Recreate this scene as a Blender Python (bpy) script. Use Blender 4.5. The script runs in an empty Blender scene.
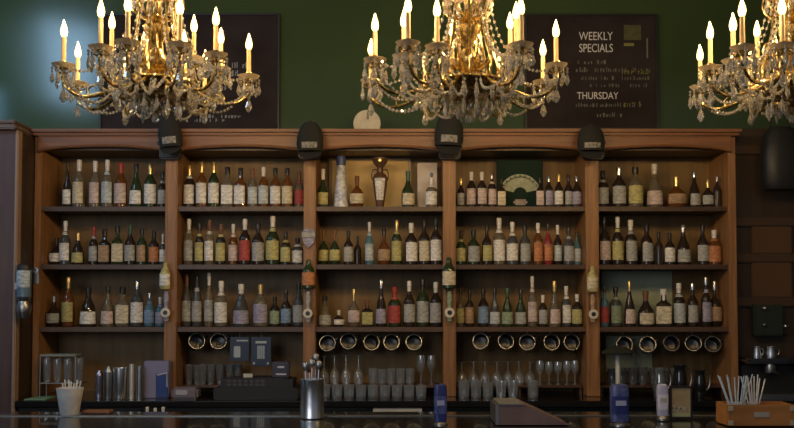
import bpy, bmesh, math, random
from mathutils import Vector, Matrix
rnd = random.Random(7)
PI = math.pi
scene = bpy.context.scene
COL = scene.collection

# ---------------------------------------------------------------- camera
F, CX, HZ, PITCH = 900.0, 397.0, 303.0, math.radians(2.2)
CY = HZ - F * math.tan(PITCH)
EYE = Vector((0, 0, 1.62))
cd = bpy.data.cameras.new('camera'); cam = bpy.data.objects.new('camera', cd); COL.objects.link(cam)
cam.location = EYE; cam.rotation_euler = (PI / 2 + PITCH, 0, 0)
cd.sensor_fit = 'HORIZONTAL'; cd.sensor_width = 36; cd.lens = 36 * F / 794
cd.shift_y = (CY - 214) / 794.0; cd.clip_start = 0.05
scene.camera = cam

def P(px, py, Y):
    u, v = (px - CX) / F, (CY - py) / F
    d = Vector((u, math.cos(PITCH) - v * math.sin(PITCH), math.sin(PITCH) + v * math.cos(PITCH)))
    return EYE + d * (Y / d.y)

# ---------------------------------------------------------------- light
w = bpy.data.worlds.new('world'); scene.world = w; w.use_nodes = True
w.node_tree.nodes['Background'].inputs[0].default_value = (0.72, 0.80, 0.95, 1)
w.node_tree.nodes['Background'].inputs[1].default_value = 0.12

def area(name, loc, target, sx, sy, power, color):
    l = bpy.data.lights.new(name, 'AREA'); l.shape = 'RECTANGLE'; l.size = sx; l.size_y = sy
    l.energy = power; l.color = color
    o = bpy.data.objects.new(name, l); COL.objects.link(o); o.location = loc
    o.rotation_euler = (Vector(target) - Vector(loc)).to_track_quat('-Z', 'Y').to_euler()
    return o
area('front_window_daylight', (-2.9, -2.2, 2.7), (-0.9, 6, 1.8), 3.4, 2.0, 52, (0.93, 0.96, 1.0))
area('left_window_daylight', (-3.75, 5.35, 3.1), (-2.3, 6.4, 3.1), 1.0, .8, 10, (0.30, 0.60, 1.0))
area('high_window_daylight', (-3.96, 2.6, 4.4), (-1.0, 6.0, 3.2), 1.1, 0.9, 42, (0.42, 0.70, 1.0))
CANDLE_POWER = 3.3
scene.view_settings.view_transform = 'Standard'; scene.view_settings.look = 'None'
scene.view_settings.gamma = 1; scene.view_settings.use_curve_mapping = False
scene.view_settings.exposure = 0.3
try:
    scene.cycles.use_denoising = True
    scene.cycles.max_bounces = 8; scene.cycles.transmission_bounces = 6
    scene.cycles.sample_clamp_indirect = 3
except Exception: pass

# ---------------------------------------------------------------- materials
MATS = {}
def mat(name, col, rough=.5, metal=0., trans=0., spec=.5, emit=None, es=0., coat=0., ior=1.45, alpha=1., var=None, bump=0., scale=(1, 1, 1), nscale=8.):
    if name in MATS: return MATS[name]
    m = bpy.data.materials.new(name); m.use_nodes = True
    nt = m.node_tree; b = nt.nodes['Principled BSDF']
    b.inputs['Base Color'].default_value = (*col, 1); b.inputs['Roughness'].default_value = rough
    b.inputs['Metallic'].default_value = metal; b.inputs['Transmission Weight'].default_value = trans
    b.inputs['Specular IOR Level'].default_value = spec; b.inputs['IOR'].default_value = ior
    b.inputs['Coat Weight'].default_value = coat; b.inputs['Alpha'].default_value = alpha
    if emit: b.inputs['Emission Color'].default_value = (*emit, 1); b.inputs['Emission Strength'].default_value = es
    tc = nt.nodes.new('ShaderNodeTexCoord'); mp = nt.nodes.new('ShaderNodeMapping')
    mp.inputs['Scale'].default_value = scale; nt.links.new(tc.outputs['Object'], mp.inputs['Vector'])
    n = nt.nodes.new('ShaderNodeTexNoise'); n.inputs['Scale'].default_value = nscale; n.inputs['Detail'].default_value = 4
    nt.links.new(mp.outputs[0], n.inputs['Vector'])
    if var:
        r = nt.nodes.new('ShaderNodeValToRGB')
        r.color_ramp.elements[0].position = .36; r.color_ramp.elements[1].position = .64
        r.color_ramp.elements[0].color = (*var, 1); r.color_ramp.elements[1].color = (*col, 1)
        nt.links.new(n.outputs['Fac'], r.inputs['Fac']); nt.links.new(r.outputs[0], b.inputs['Base Color'])
    if bump:
        bp = nt.nodes.new('ShaderNodeBump'); bp.inputs['Strength'].default_value = bump; bp.inputs['Distance'].default_value = .01
        nt.links.new(n.outputs['Fac'], bp.inputs['Height']); nt.links.new(bp.outputs[0], b.inputs['Normal'])
    MATS[name] = m; return m

def thin_glass(name, col, gloss=.28):
    m = bpy.data.materials.new(name); m.use_nodes = True; nt = m.node_tree; nt.nodes.clear()
    out = nt.nodes.new('ShaderNodeOutputMaterial'); t = nt.nodes.new('ShaderNodeBsdfTransparent'); t.inputs[0].default_value = (*col, 1)
    g = nt.nodes.new('ShaderNodeBsdfGlossy'); g.inputs['Roughness'].default_value = .07
    d = nt.nodes.new('ShaderNodeBsdfTranslucent'); d.inputs[0].default_value = (.75, .8, .85, 1)
    df = nt.nodes.new('ShaderNodeBsdfDiffuse'); df.inputs[0].default_value = (.7, .75, .8, 1)
    a = nt.nodes.new('ShaderNodeMixShader'); a.inputs[0].default_value = gloss
    nt.links.new(t.outputs[0], a.inputs[1]); nt.links.new(g.outputs[0], a.inputs[2])
    c = nt.nodes.new('ShaderNodeMixShader'); c.inputs[0].default_value = .10
    nt.links.new(a.outputs[0], c.inputs[1]); nt.links.new(df.outputs[0], c.inputs[2])
    nt.links.new(c.outputs[0], out.inputs[0]); MATS[name] = m; return m

wood = mat('honey_brown_wood', (.31, .155, .060), .42, var=(.21, .10, .04), scale=(14, 14, 1), nscale=3, bump=.05)
woodx = mat('brown_wood_long_grain', (.22, .098, .045), .40, var=(.155, .066, .03), scale=(1, 14, 14), nscale=3, bump=.05)
panel = mat('back_panel_wood', (.20, .12, .038), .5, var=(.14, .083, .027), scale=(10, 10, .8), nscale=2, bump=.05)
shelfm = mat('dark_shelf_wood', (.075, .042, .026), .38, var=(.05, .028, .018), scale=(1, 12, 12), nscale=3)
darkwood = mat('very_dark_wood', (.045, .028, .018), .4, var=(.032, .02, .013), scale=(12, 12, 1), nscale=2)
capm = mat('capital_black', (.02, .017, .015), .45)
green = mat('green_painted_wall', (.044, .070, .027), .15, var=(.038, .061, .023), nscale=1.3)
ceilm = mat('ceiling_paint', (.10, .12, .08), .8)
floorm = mat('dark_floor_boards', (.05, .03, .02), .5, var=(.035, .02, .013), scale=(1, 8, 1), nscale=4)
chalk = mat('chalkboard_black', (.022, .016, .016), .9, spec=.15, var=(.034, .027, .026), nscale=3)
chalkw = mat('chalk_white', (.62, .60, .58), .9)
chalkd = mat('chalk_faded', (.15, .14, .115), .9)
chalky = mat('chalk_yellow', (.20, .19, .05), .9)
blackg = mat('black_gloss_bar', (.012, .012, .013), .16, coat=.5)
blackm = mat('black_matte_plastic', (.015, .015, .016), .45)
cloth = mat('black_cap_cloth', (.014, .015, .014), .9)
steel = mat('brushed_steel', (.80, .83, .88), .3, metal=1.)
steeld = mat('dull_steel', (.38, .38, .38), .35, metal=1.)
brass = mat('gilded_brass', (.84, .65, .29), .24, metal=1., var=(.32, .21, .07), nscale=60)
candle = mat('ivory_candle_sleeve', (.80, .55, .25), .5, var=(.7, .45, .18), nscale=20)
flame = mat('glowing_candle_bulb', (1, .8, .4), .3, emit=(1., .74, .25), es=2.9)
crystal = mat('cut_crystal', (1, .97, .90), .03, trans=.88, ior=1.65)
gl = thin_glass('clear_drinking_glass', (.86, .89, .92))
glb = thin_glass('smoky_drinking_glass', (.55, .58, .62), .24)

GLASS = {
 'c': ('clear', mat('bottle_clear', (.26, .22, .16), .07, trans=.55)),
 'a': ('amber', mat('bottle_amber', (.20, .075, .02), .08, trans=.45)),
 'd': ('dark', mat('bottle_dark', (.025, .017, .014), .1)),
 'g': ('green', mat('bottle_green', (.028, .045, .018), .1, trans=.2)),
 'b': ('blue', mat('bottle_blue', (.10, .22, .30), .1, trans=.3)),
 'r': ('reddish', mat('bottle_red', (.25, .03, .03), .1, trans=.2)),
 's': ('grey', mat('bottle_grey', (.07, .072, .078), .1, trans=.2)),
}
def label_mat(n, col):
    return mat('label_' + n, col, .6, var=tuple(c * .5 for c in col), scale=(1., 1., 2.4), nscale=26)
LAB = {
 'w': ('white', label_mat('white', (.84, .82, .78))), 'k': ('cream', label_mat('cream', (.70, .62, .45))),
 'p': ('pale pink', label_mat('pink', (.66, .53, .50))), 'y': ('yellow', label_mat('yellow', (.52, .48, .20))),
 'o': ('orange', label_mat('orange', (.55, .22, .09))), 'r': ('red', label_mat('red', (.45, .07, .06))),
 'b': ('blue', label_mat('blue', (.22, .34, .52))), 'v': ('lavender', label_mat('lavender', (.38, .36, .48))),
 'g': ('green', label_mat('green', (.30, .38, .26))), 's': ('silver grey', label_mat('grey', (.42, .43, .42))),
 'q': ('pale blue', label_mat('pale_blue', (.55, .62, .66))), 't': ('tan', label_mat('tan', (.45, .30, .18))),
}
CAP = {
 'k': ('black', mat('cap_black', (.02, .02, .02), .35)), 'w': ('white', mat('cap_white', (.65, .62, .58), .4)),
 'g': ('gold', mat('cap_gold', (.70, .50, .20), .3, metal=.8)), 'r': ('red', mat('cap_red', (.32, .04, .03), .4)),
 's': ('silver', mat('cap_silver', (.6, .6, .62), .25, metal=.9)), 'b': ('blue', mat('cap_blue', (.05, .08, .22), .4)),
 'n': ('brown', mat('cap_brown', (.16, .07, .035), .5)), 'e': ('green', mat('cap_green', (.03, .09, .05), .4)),
}

# ---------------------------------------------------------------- mesh helpers
def obj(name, bm, m, parent=None, smooth=True, kind=None):
    bmesh.ops.recalc_face_normals(bm, faces=bm.faces)
    me = bpy.data.meshes.new(name); bm.to_mesh(me); bm.free()
    for i in (m if isinstance(m, (list, tuple)) else [m]): me.materials.append(i)
    if smooth:
        for p in me.polygons: p.use_smooth = True
        try: me.set_sharp_from_angle(angle=math.radians(38))
        except Exception: pass
    o = bpy.data.objects.new(name, me); COL.objects.link(o)
    if parent: o.parent = parent
    if kind: o['kind'] = kind
    return o
def tag(o, label, cat, group=None):
    o['label'] = label; o['category'] = cat
    if group: o['group'] = group
    return o
def thing(name, loc, label, cat, group=None, rz=0):
    o = bpy.data.objects.new(name, None); COL.objects.link(o); o.location = loc; o.rotation_euler = (0, 0, rz)
    o.empty_display_size = .05
    return tag(o, label, cat, group)
def box(bm, x0, x1, y0, y1, z0, z1, bev=0., M=None):
    vs = bmesh.ops.create_cube(bm, size=1)['verts']
    for v in vs:
        v.co = Vector((x0 + (v.co.x + .5) * (x1 - x0), y0 + (v.co.y + .5) * (y1 - y0), z0 + (v.co.z + .5) * (z1 - z0)))
    if M: bmesh.ops.transform(bm, matrix=M, verts=vs)
    if bev:
        es = list({e for v in vs for e in v.link_edges})
        bmesh.ops.bevel(bm, geom=es, offset=bev, segments=2, affect='EDGES')
    return bm
def nb(): return bmesh.new()
def lathe(bm, prof, n=20, c=(0, 0, 0), sx=1., sy=1., sq=2., arc=None, close=True):
    """prof: list of (r, z). arc=(a0,a1) gives an open sector."""
    rings = []; c = Vector(c)
    full = arc is None
    cnt = n if full else n + 1
    for r, z in prof:
        if r < 1e-6 and full: rings.append([bm.verts.new(c + Vector((0, 0, z)))]); continue
        ring = []
        for i in range(cnt):
            a = 2 * PI * i / n if full else arc[0] + (arc[1] - arc[0]) * i / n
            ca, sa = math.cos(a), math.sin(a)
            k = (abs(ca) ** sq + abs(sa) ** sq) ** (-1 / sq)
            ring.append(bm.verts.new(c + Vector((r * k * ca * sx, r * k * sa * sy, z))))
        rings.append(ring)
    for A, B in zip(rings, rings[1:]):
        m = cnt if full else cnt - 1
        for i in range(m):
            j = (i + 1) % cnt
            if len(A) == 1 and len(B) == 1: continue
            if len(A) == 1: bm.faces.new((A[0], B[j], B[i]))
            elif len(B) == 1: bm.faces.new((A[i], A[j], B[0]))
            else: bm.faces.new((A[i], A[j], B[j], B[i]))
    if full and close:
        for R in (rings[0], rings[-1]):
            if len(R) > 2: bm.faces.new(R)
    return bm
def tube(bm, pts, r, n=8, r1=None):
    pts = [Vector(p) for p in pts]; rings = []
    for i, p in enumerate(pts):
        t = (pts[min(i + 1, len(pts) - 1)] - pts[max(i - 1, 0)]).normalized()
        up = Vector((0, 0, 1)) if abs(t.z) < .9 else Vector((0, 1, 0))
        a = t.cross(up).normalized(); b = t.cross(a)
        rr = r if r1 is None else r + (r1 - r) * i / (len(pts) - 1)
        rings.append([bm.verts.new(p + a * math.cos(2 * PI * k / n) * rr + b * math.sin(2 * PI * k / n) * rr) for k in range(n)])
    for A, B in zip(rings, rings[1:]):
        for i in range(n): bm.faces.new((A[i], A[(i + 1) % n], B[(i + 1) % n], B[i]))
    bm.faces.new(rings[0]); bm.faces.new(rings[-1])
    return bm
def bez(pts, n=14):
    out = []
    P_ = [Vector(p) for p in pts]
    for i in range(n + 1):
        t = i / n; q = P_[:]
        while len(q) > 1: q = [a.lerp(b, t) for a, b in zip(q, q[1:])]
        out.append(q[0])
    return out
def prism(bm, poly, y0, y1):
    A = [bm.verts.new((x, y0, z)) for x, z in poly]; B = [bm.verts.new((x, y1, z)) for x, z in poly]
    bm.faces.new(A); bm.faces.new(B[::-1])
    for i in range(len(poly)):
        j = (i + 1) % len(poly); bm.faces.new((A[i], B[i], B[j], A[j]))
    return bm
def gem(bm, c, r, h, n=6):
    c = Vector(c)
    return lathe(bm, [(0, 0), (r * .55, -h * .18), (r, -h * .62), (r * .45, -h * .9), (0, -h)], n, c)
def text(body, size, loc, m, parent, name='lettering', sx=1.):
    cu = bpy.data.curves.new(name, 'FONT'); cu.body = body; cu.size = size; cu.extrude = .0008
    t = bpy.data.objects.new(name, cu); COL.objects.link(t)
    bpy.context.view_layer.update()
    me = bpy.data.meshes.new_from_object(t); bpy.data.objects.remove(t)
    me.transform(Matrix.Diagonal((sx, 1, 1, 1))); me.transform(Matrix.Rotation(PI / 2, 4, 'X')); me.materials.clear(); me.materials.append(m)
    o = bpy.data.objects.new(name, me); COL.objects.link(o); o.location = loc; o.parent = parent
    return o
ORD = ['leftmost', 'second', 'third', 'fourth', 'fifth', 'sixth', 'seventh', 'eighth', 'ninth', 'tenth', 'eleventh', 'twelfth', 'thirteenth', 'fourteenth', 'fifteenth']
def ordl(i): return 'leftmost' if i == 0 else ORD[i] + ' from left'

# ---------------------------------------------------------------- the room
YF = 5.97                # front plane of the back bar shelving
YB = 6.30                # its back panel
obj('floor', box(nb(), -6, 6, -4, 6.6, -.1, 0), floorm, kind='structure', smooth=False)
obj('ceiling', box(nb(), -6, 6, -1, 6.6, 5.0, 5.1), ceilm, kind='structure', smooth=False)
obj('wall_back', box(nb(), -6, 6, 6.40, 6.55, 0, 5.0), green, kind='structure', smooth=False)
obj('wall_right', box(nb(), 4.6, 4.75, 1, 6.4, 0, 5.0), green, kind='structure', smooth=False)
lw = nb()
box(lw, -4.15, -4, 1, 6.4, 0, 1.0); box(lw, -4.15, -4, 1, 6.4, 3.5, 5.0)
box(lw, -4.15, -4, 1, 4.6, 1.0, 3.5); box(lw, -4.15, -4, 6.0, 6.4, 1.0, 3.5)
obj('wall_left', lw, green, kind='structure', smooth=False)

# left pilaster
x0 = P(-40, 250, 5.7).x; x1 = P(14, 250, 5.7).x; x2 = P(35.5, 240, 5.97).x - .003; x1 = x2 - .022
zt = P(10, 122, 5.7).z
colm = mat('purple_brown_panel', (.10, .062, .06), .3, var=(.075, .048, .05), scale=(12, 12, 1), nscale=2)
edge = mat('lit_pale_edge', (.30, .20, .14), .4)  # paler colour stands in for light catching the column's corner
pil = thing('wooden_pilaster', (x0, 5.7, 0), 'dark panelled wooden column closing the left end of the back bar', 'column')
def rel(o, b):
    for v in b.verts: v.co -= o.location
    return b
obj('front_panel', rel(pil, box(nb(), x0, x1, 5.70, 6.38, 0, zt - .055)), colm, pil)
obj('corner_strip', rel(pil, box(nb(), x1, x2, 5.685, 5.75, 0, zt - .055, .006)), edge, pil)
obj('side_panel', rel(pil, box(nb(), x1, x2, 5.75, 6.38, 0, zt - .07)), darkwood, pil)
b = box(nb(), x0, x2 - .004, 5.64, 6.38, zt - .055, zt - .02, .008); box(b, x0, x2, 5.62, 6.38, zt - .02, zt, .006)
obj('cap_moulding', rel(pil, b), mat('grey_brown_cap', (.14, .10, .085), .4), pil)

# right end wall panelling
xr = P(739, 250, 6.0).x
rp = thing('wall_panelling', (xr, 6.1, P(397, 401, 5.68).z + .002), 'dark brown wall panelling right of the shelves', 'panelling')
zt2 = P(760, 128, 6.1).z
obj('panel_board', rel(rp, box(nb(), xr, 4.55, 6.12, 6.38, P(397, 401, 5.68).z + .002, zt2)), darkwood, rp)
b = nb()
for py in (150, 222, 258, 302): z = P(760, py, 6.1).z; box(b, xr, 4.5, 6.09, 6.12, z - .03, z + .03, .006)
obj('rail', rel(rp, b), mat('dark_rail_wood', (.06, .034, .018), .4), rp)
for px0, px1, py0, py1 in ((752, 792, 262, 298), (752, 792, 226, 254)):
    a, c = P(px0, py1, 6.1), P(px1, py0, 6.1)
    obj('raised_panel', rel(rp, box(nb(), a.x, c.x, 6.095, 6.12, a.z, c.z, .008)), mat('raised_panel_wood', (.09, .045, .02), .45), rp)

# ---------------------------------------------------------------- the back bar
def X(px, Y=YF, py=240): return P(px, py, Y).x
POSTS = [(35.5, 42), (166, 178), (304, 316), (443, 455.5), (585, 598), (727.5, 735)]
Z1, Z2, Z3 = P(397, 206.5, YF).z, P(397, 264.5, YF).z, P(397, 327, YF).z
ZC = P(397, 401, 5.68).z                      # counter top
ZTOP = P(397, 128.5, YF - .11).z; ZSOF = P(397, 150.5, YF).z
ZC += .0008
cab = thing('back_bar_shelving', (0, YF, ZC), 'brown wooden back bar of five arched bays with bottle shelves', 'shelving')
def C(b): return rel(cab, b)
XL, XR = X(35.5), X(735)
for i, (a, c) in enumerate(POSTS):
    b = box(nb(), X(a), X(c), YF - .03, YB, ZC, ZTOP - .02, .004)
    m = (X(a) + X(c)) / 2
    if 0 < i < 5:
        for k in (-1, 1): box(b, m + k * .028 - .006, m + k * .028 + .006, YF - .036, YF - .028, ZC + .05, ZSOF - .06, .003)
    obj('post', C(b), wood, cab)
    if 0 < i < 5:
        b = box(nb(), m - .072, m + .072, YF - .085, YF - .03, P(397, 161, YF).z, P(397, 147, YF).z, .012)
        box(b, m - .082, m + .082, YF - .095, YF - .03, P(397, 147, YF).z, P(397, 143, YF).z, .006)
        obj('capital', C(b), capm, cab)
obj('back_panel', C(box(nb(), XL, XR, YB, YB + .03, ZC, ZTOP - .03)), panel, cab, smooth=False)
obj('top_board', C(box(nb(), XL, XR, YF, YB + .03, ZSOF, ZSOF + .025)), shelfm, cab)
b = box(nb(), XL, XR + .02, YF - .11, YB + .05, ZTOP - .022, ZTOP, .006)
box(b, XL, XR + .01, YF - .085, YF, ZTOP - .04, ZTOP - .022, .005)
obj('cornice', C(b), woodx, cab)
for i in range(5):
    a, c = X(POSTS[i][1]) - .01, X(POSTS[i + 1][0]) + .01
    poly = [(a, ZTOP - .035), (a, ZSOF - .022)]
    for k in range(17):
        t = k / 16; poly.append((a + (c - a) * t, ZSOF - .020 + .036 * math.sin(PI * t) ** .6))
    poly += [(c, ZSOF - .022), (c, ZTOP - .035)]
    obj('arched_header', C(prism(nb(), poly, YF - .06, YF - .03)), woodx, cab)
    b = nb()
    pts = [(a + (c - a) * k / 16, YF - .062, ZSOF - .012 + .036 * math.sin(PI * k / 16) ** .6) for k in range(17)]
    tube(b, pts, .007, 6); obj('header_bead', C(b), woodx, cab)
    for z in (Z1, Z2, Z3):
        b = box(nb(), a, c, YF, YB, z - .028, z, .002)
        box(b, a, c, YF - .006, YF, z - .032, z - .001, .002)
        obj('shelf', C(b), shelfm if z != Z3 else mat('worn_shelf_wood', (.10, .058, .036), .38, var=(.07, .04, .026), scale=(1, 12, 12), nscale=3), cab)

Z1 += .0007; Z2 += .0007; Z3 += .0007
# the counter under it
ZC -= .0008
cnt = thing('back_counter', (0, 5.7, 0), 'black counter with drawers running below the bottle shelves', 'counter')
obj('worktop', rel(cnt, box(nb(), x2 + .004, xr + 1.2, 5.68, 6.38, ZC - .04, ZC, .004)), blackg, cnt)
obj('carcass', rel(cnt, box(nb(), x2 + .004, xr + 1.2, 5.74, 6.38, 0.05, ZC - .04)), blackm, cnt)
for i in range(8):
    xa = -2.2 + i * .6
    d = obj('door', rel(cnt, box(nb(), xa + .01, xa + .59, 5.715, 5.74, .15, ZC - .06, .005)), mat('cabinet_door_black', (.018, .024, .022), .25), cnt)
    h = obj('handle', rel(cnt, tube(nb(), [(xa + .12, 5.69, ZC - .125), (xa + .48, 5.69, ZC - .125)], .006)), steeld, None); h.parent = d
a, c = P(373, 413.5, 5.7), P(422, 408, 5.7)
obj('metal_plate', rel(cnt, box(nb(), a.x, c.x, 5.695, 5.712, a.z, c.z, .002)), mat('pale_plate', (.45, .45, .43), .4), cnt)

# ledge for stacked glasses
ZC += .0008
ZL = P(397, 384.5, 6.12).z
led = thing('glass_ledge', (0, 6.05, ZC), 'low brown ledge on the counter carrying rows of glasses', 'ledge')
ledm = mat('red_brown_ledge', (.10, .05, .035), .4, var=(.07, .035, .025), nscale=6)
for a, c in ((179, 302), (318, 441), (457, 583), (600, 725)):
    obj('board', rel(led, box(nb(), X(a, 6.0, 385), X(c, 6.0, 385), 6.04, 6.28, ZL - .015, ZL, .003)), ledm, led)
    for q in (a + 2, (a + c) / 2, c - 2):
        x = X(q, 6.05, 385); obj('support', rel(led, box(nb(), x - .008, x + .008, 6.06, 6.26, ZC, ZL - .015)), ledm, led)

ZL += .0007
# ---------------------------------------------------------------- bottles
PROF = {
 'w': [(.0, 0), (.86, 0), (1, .02), (1, .55), (.92, .61), (.66, .67), (.40, .73), (.34, .78), (.33, .86)],
 's': [(.0, 0), (.86, 0), (1, .02), (1, .50), (.93, .57), (.62, .65), (.38, .72), (.31, .80), (.31, .88)],
 'q': [(.0, 0), (.66, 0), (.82, .03), (.98, .18), (1, .32), (.90, .46), (.60, .57), (.30, .64), (.24, .72), (.24, .84)],
 'c': [(.0, 0), (.92, 0), (1, .03), (.92, .35), (.74, .52), (.46, .64), (.32, .72), (.28, .86)],
 'd': [(.0, 0), (.90, 0), (1, .02), (1, .56), (.94, .60), (.55, .66), (.36, .70), (.34, .84)],
 'l': [(.0, 0), (.88, 0), (1, .02), (1, .40), (.88, .48), (.50, .60), (.36, .68), (.30, .76), (.30, .88)],
}
SHN = {'w': 'round-shouldered', 's': 'tall', 'q': 'squat bulbous', 'c': 'bell-shaped', 'd': 'square', 'l': 'long-necked'}
def at_prof(pf, t):
    for (r0, a), (r1, c) in zip(pf, pf[1:]):
        if a <= t <= c and c > a: return r0 + (r1 - r0) * (t - a) / (c - a)
    return pf[-1][0]
def bottle(px, base_z, Y, top_py, wpx, sh, g, l, cp, label, group, lz=None, name='liquor_bottle', lim=None):
    p = P(px, 240, Y); loc = Vector((P(px, HZ - (base_z - 1.62) * F / Y, Y).x, Y, base_z))
    h = P(px, top_py, Y).z - base_z; r = wpx / 2 * Y / F
    if lim: loc.x = min(max(loc.x, lim[0] + r * 1.06 + .003), lim[1] - r * 1.06 - .003)
    t = thing(name, loc, label, 'bottle', group, rz=rnd.uniform(-.25, .25))
    sq = 6. if sh == 'd' else 2.
    pf = PROF[sh]; k = .93 if sq > 2 else 1.
    obj('glass_body', lathe(nb(), [(a * r * k, z * h) for a, z in pf] + [(0, pf[-1][1] * h)], 20, sq=sq), GLASS[g][1], t)
    top = pf[-1][1]
    nr = pf[-1][0] * r
    c0 = top - (.17 if cp in 'rgwne' else .04)
    if cp:
        b = lathe(nb(), [(0, c0 * h), (nr * 1.10, c0 * h), (nr * 1.10, (top - .005) * h), (nr * 1.28, top * h), (nr * 1.28, .985 * h), (nr * 1.05, h), (0, h)], 14)
        obj('cap', b, CAP[cp][1], t)
    if l:
        lo, hi = lz or {'w': (.09, .53), 's': (.10, .49), 'q': (.12, .43), 'c': (.07, .38), 'd': (.08, .54), 'l': (.07, .38)}[sh]
        zs = [lo + (hi - lo) * i / 4 for i in range(5)]
        A = -PI / 2
        outer = [(at_prof(pf, z) * r * k + .0022, z * h) for z in zs]
        b = lathe(nb(), outer, 14, sq=sq, arc=(A - 1.15, A + 1.15))
        obj('label', b, LAB[l][1], t)
        if sh in 'ws' and rnd.random() < .35:
            hh = [(at_prof(pf, z) * r * k + .002, z * h) for z in (.68, .72, .75)]
            obj('neck_label', lathe(nb(), hh, 10, arc=(A - 1.3, A + 1.3)), LAB[l][1], t)
    return t
# (px, top row y, width px, shape, glass, label, cap)
R = {}
R[0, 0] = [(67.3, 161, 8, 'l', 'd', 'w', 'k'), (78.7, 160, 11, 'w', 'c', 'k', 'w'), (94.8, 161, 11, 'w', 'c', 'p', 'w'), (107, 160, 11, 'w', 'c', 'q', 'w'), (120.6, 163, 11, 'w', 'a', 'p', 'r'), (136, 164, 13, 'c', 'g', 'w', 'k'), (150, 164, 12, 'w', 'g', 'w', 'g'), (162, 172, 8, 's', 'd', 's', 'k')]
R[0, 1] = [(189.4, 165, 11, 'w', 'd', 'w', 'g'), (201.6, 162, 11, 'w', 'a', 'w', 'g'), (213.6, 162, 11, 'w', 'g', 'w', 'g'), (227.3, 167, 11.5, 'd', 'c', 'w', 'k'), (240.5, 168, 11.5, 'd', 'a', 'w', 'k'), (252.5, 169, 10.5, 'w', 'c', 'q', 'n'), (263.4, 167, 11, 'w', 'a', 'q', 'w'), (275.2, 168, 11, 'w', 'a', 'w', 'k'), (287.2, 168, 11, 'w', 'a', 'k', 'k'), (299.2, 172, 10, 's', 'c', 'r', 'n')]
R[0, 3] = [(461, 178, 6.5, 's', 'd', 's', 'g'), (471.5, 172, 10, 'w', 'd', 'p', 'w'), (482, 172, 10, 'w', 'd', 'p', 'w'), (492, 173, 9, 'w', 'd', 'p', 's'), (501.5, 178, 8, 'd', 'd', 'k', 'k'), (540, 177, 8, 'd', 'd', 'p', 'k'), (549, 176, 9, 'w', 'd', 'v', 's'), (559, 174, 9, 's', 'd', 'w', 'g'), (568.5, 175, 9, 's', 'd', 's', 'k'), (579, 176, 8.5, 's', 'd', 'v', 's')]
R[0, 4] = [(603, 171, 10, 'w', 'd', 's', 'k'), (619.5, 168, 12, 'w', 'd', 's', 's'), (635.7, 167, 13, 'w', 'c', 'y', 'k'), (654.8, 164, 17, 'c', 'c', 'p', 'w'), (676.5, 177, 19, 'q', 'a', 't', 'g'), (694.6, 171, 12, 'c', 'd', 's', 's'), (708, 179, 13, 'q', 'd', 's', 'g'), (719, 176, 9, 's', 'd', None, 's')]
R[1, 0] = [(51, 238, 14, 'q', 'd', 'w', 'k'), (65, 221, 10.5, 's', 's', 'w', 'w'), (77.8, 233, 12, 'c', 'd', 'y', 'g'), (93.4, 227, 9, 's', 'd', 's', 'r'), (104.6, 229, 11, 'd', 'd', 't', 'k'), (117.2, 226, 11, 'd', 'g', 'k', 'k'), (130, 225, 10, 's', 'd', 's', 'e'), (141.7, 228, 10, 'w', 'g', 't', 'k'), (153.7, 231, 12, 'w', 'd', 'o', 'k'), (162.6, 234, 7, 's', 's', 'w', 'w')]
R[1, 1] = [(188.8, 219, 9.5, 'w', 'c', 's', 'w'), (199.3, 223, 9, 'w', 'd', 'y', 'k'), (209.4, 220, 10, 'w', 'c', 'w', 'n'), (220.6, 224, 9.5, 'w', 'd', 'y', 'n'), (233, 224, 9, 's', 'a', 'p', 'w'), (244.7, 219, 11, 'w', 'd', 'r', 'w'), (257.8, 223, 11, 'w', 'd', 's', 'k'), (272.6, 216, 12, 's', 'g', 'y', 'w'), (285.7, 232, 9, 'w', 'd', 'y', 'k'), (297.5, 238, 10, 'w', 's', 'w', 'k')]
R[1, 2] = [(322.7, 230, 12, 'q', 'g', 'y', 'n'), (334.7, 230, 12, 'q', 'g', 'y', 'n'), (348.4, 231, 9, 'w', 'd', 's', 'k'), (357.6, 236, 7, 's', 'd', None, 'k'), (369.4, 222, 7.5, 's', 'b', 'q', 'w'), (384, 229, 12, 'q', 'a', 't', 'k'), (396.7, 220, 9.5, 'w', 'g', 'y', 'g'), (411.2, 223, 11.5, 'w', 'd', 'w', 'w'), (424.3, 220, 10.5, 'w', 'd', 'k', 'k'), (437.4, 218, 10, 'w', 'd', 'w', 'k')]
R[1, 3] = [(461, 231, 9, 's', 'g', 'y', 'k'), (473.6, 230, 11, 'w', 'g', 's', 'k'), (487, 225, 9, 's', 'd', 'y', 'k'), (499.3, 218, 11, 'w', 'c', 'w', 'w'), (512.5, 222, 10.5, 's', 's', 'w', 'w'), (525, 225, 10, 'w', 's', 's', 'k'), (538.2, 223, 10, 'w', 'a', 'o', 'w'), (548.3, 223, 9, 's', 'r', 'o', 'k'), (557.8, 225, 8, 's', 'd', 'q', 'w'), (568.8, 227, 10, 's', 's', 's', 'k'), (579.6, 232, 8, 's', 'b', 'q', 'k')]
R[1, 4] = [(604.6, 217, 10.5, 's', 'd', 'p', 'k'), (618, 217, 11, 's', 'd', 'y', 'w'), (631, 220, 12, 'w', 'd', 's', 'w'), (647, 224, 11, 'w', 'd', 's', 'k'), (659, 232, 8, 's', 'd', None, 'k'), (670, 233, 9, 'w', 'd', 'w', 'k'), (683.5, 225, 13, 'c', 'd', 's', 's'), (703, 225, 11, 's', 'd', 's', 'k'), (716.8, 230, 12, 'w', 'a', 'o', 'w')]
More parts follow.
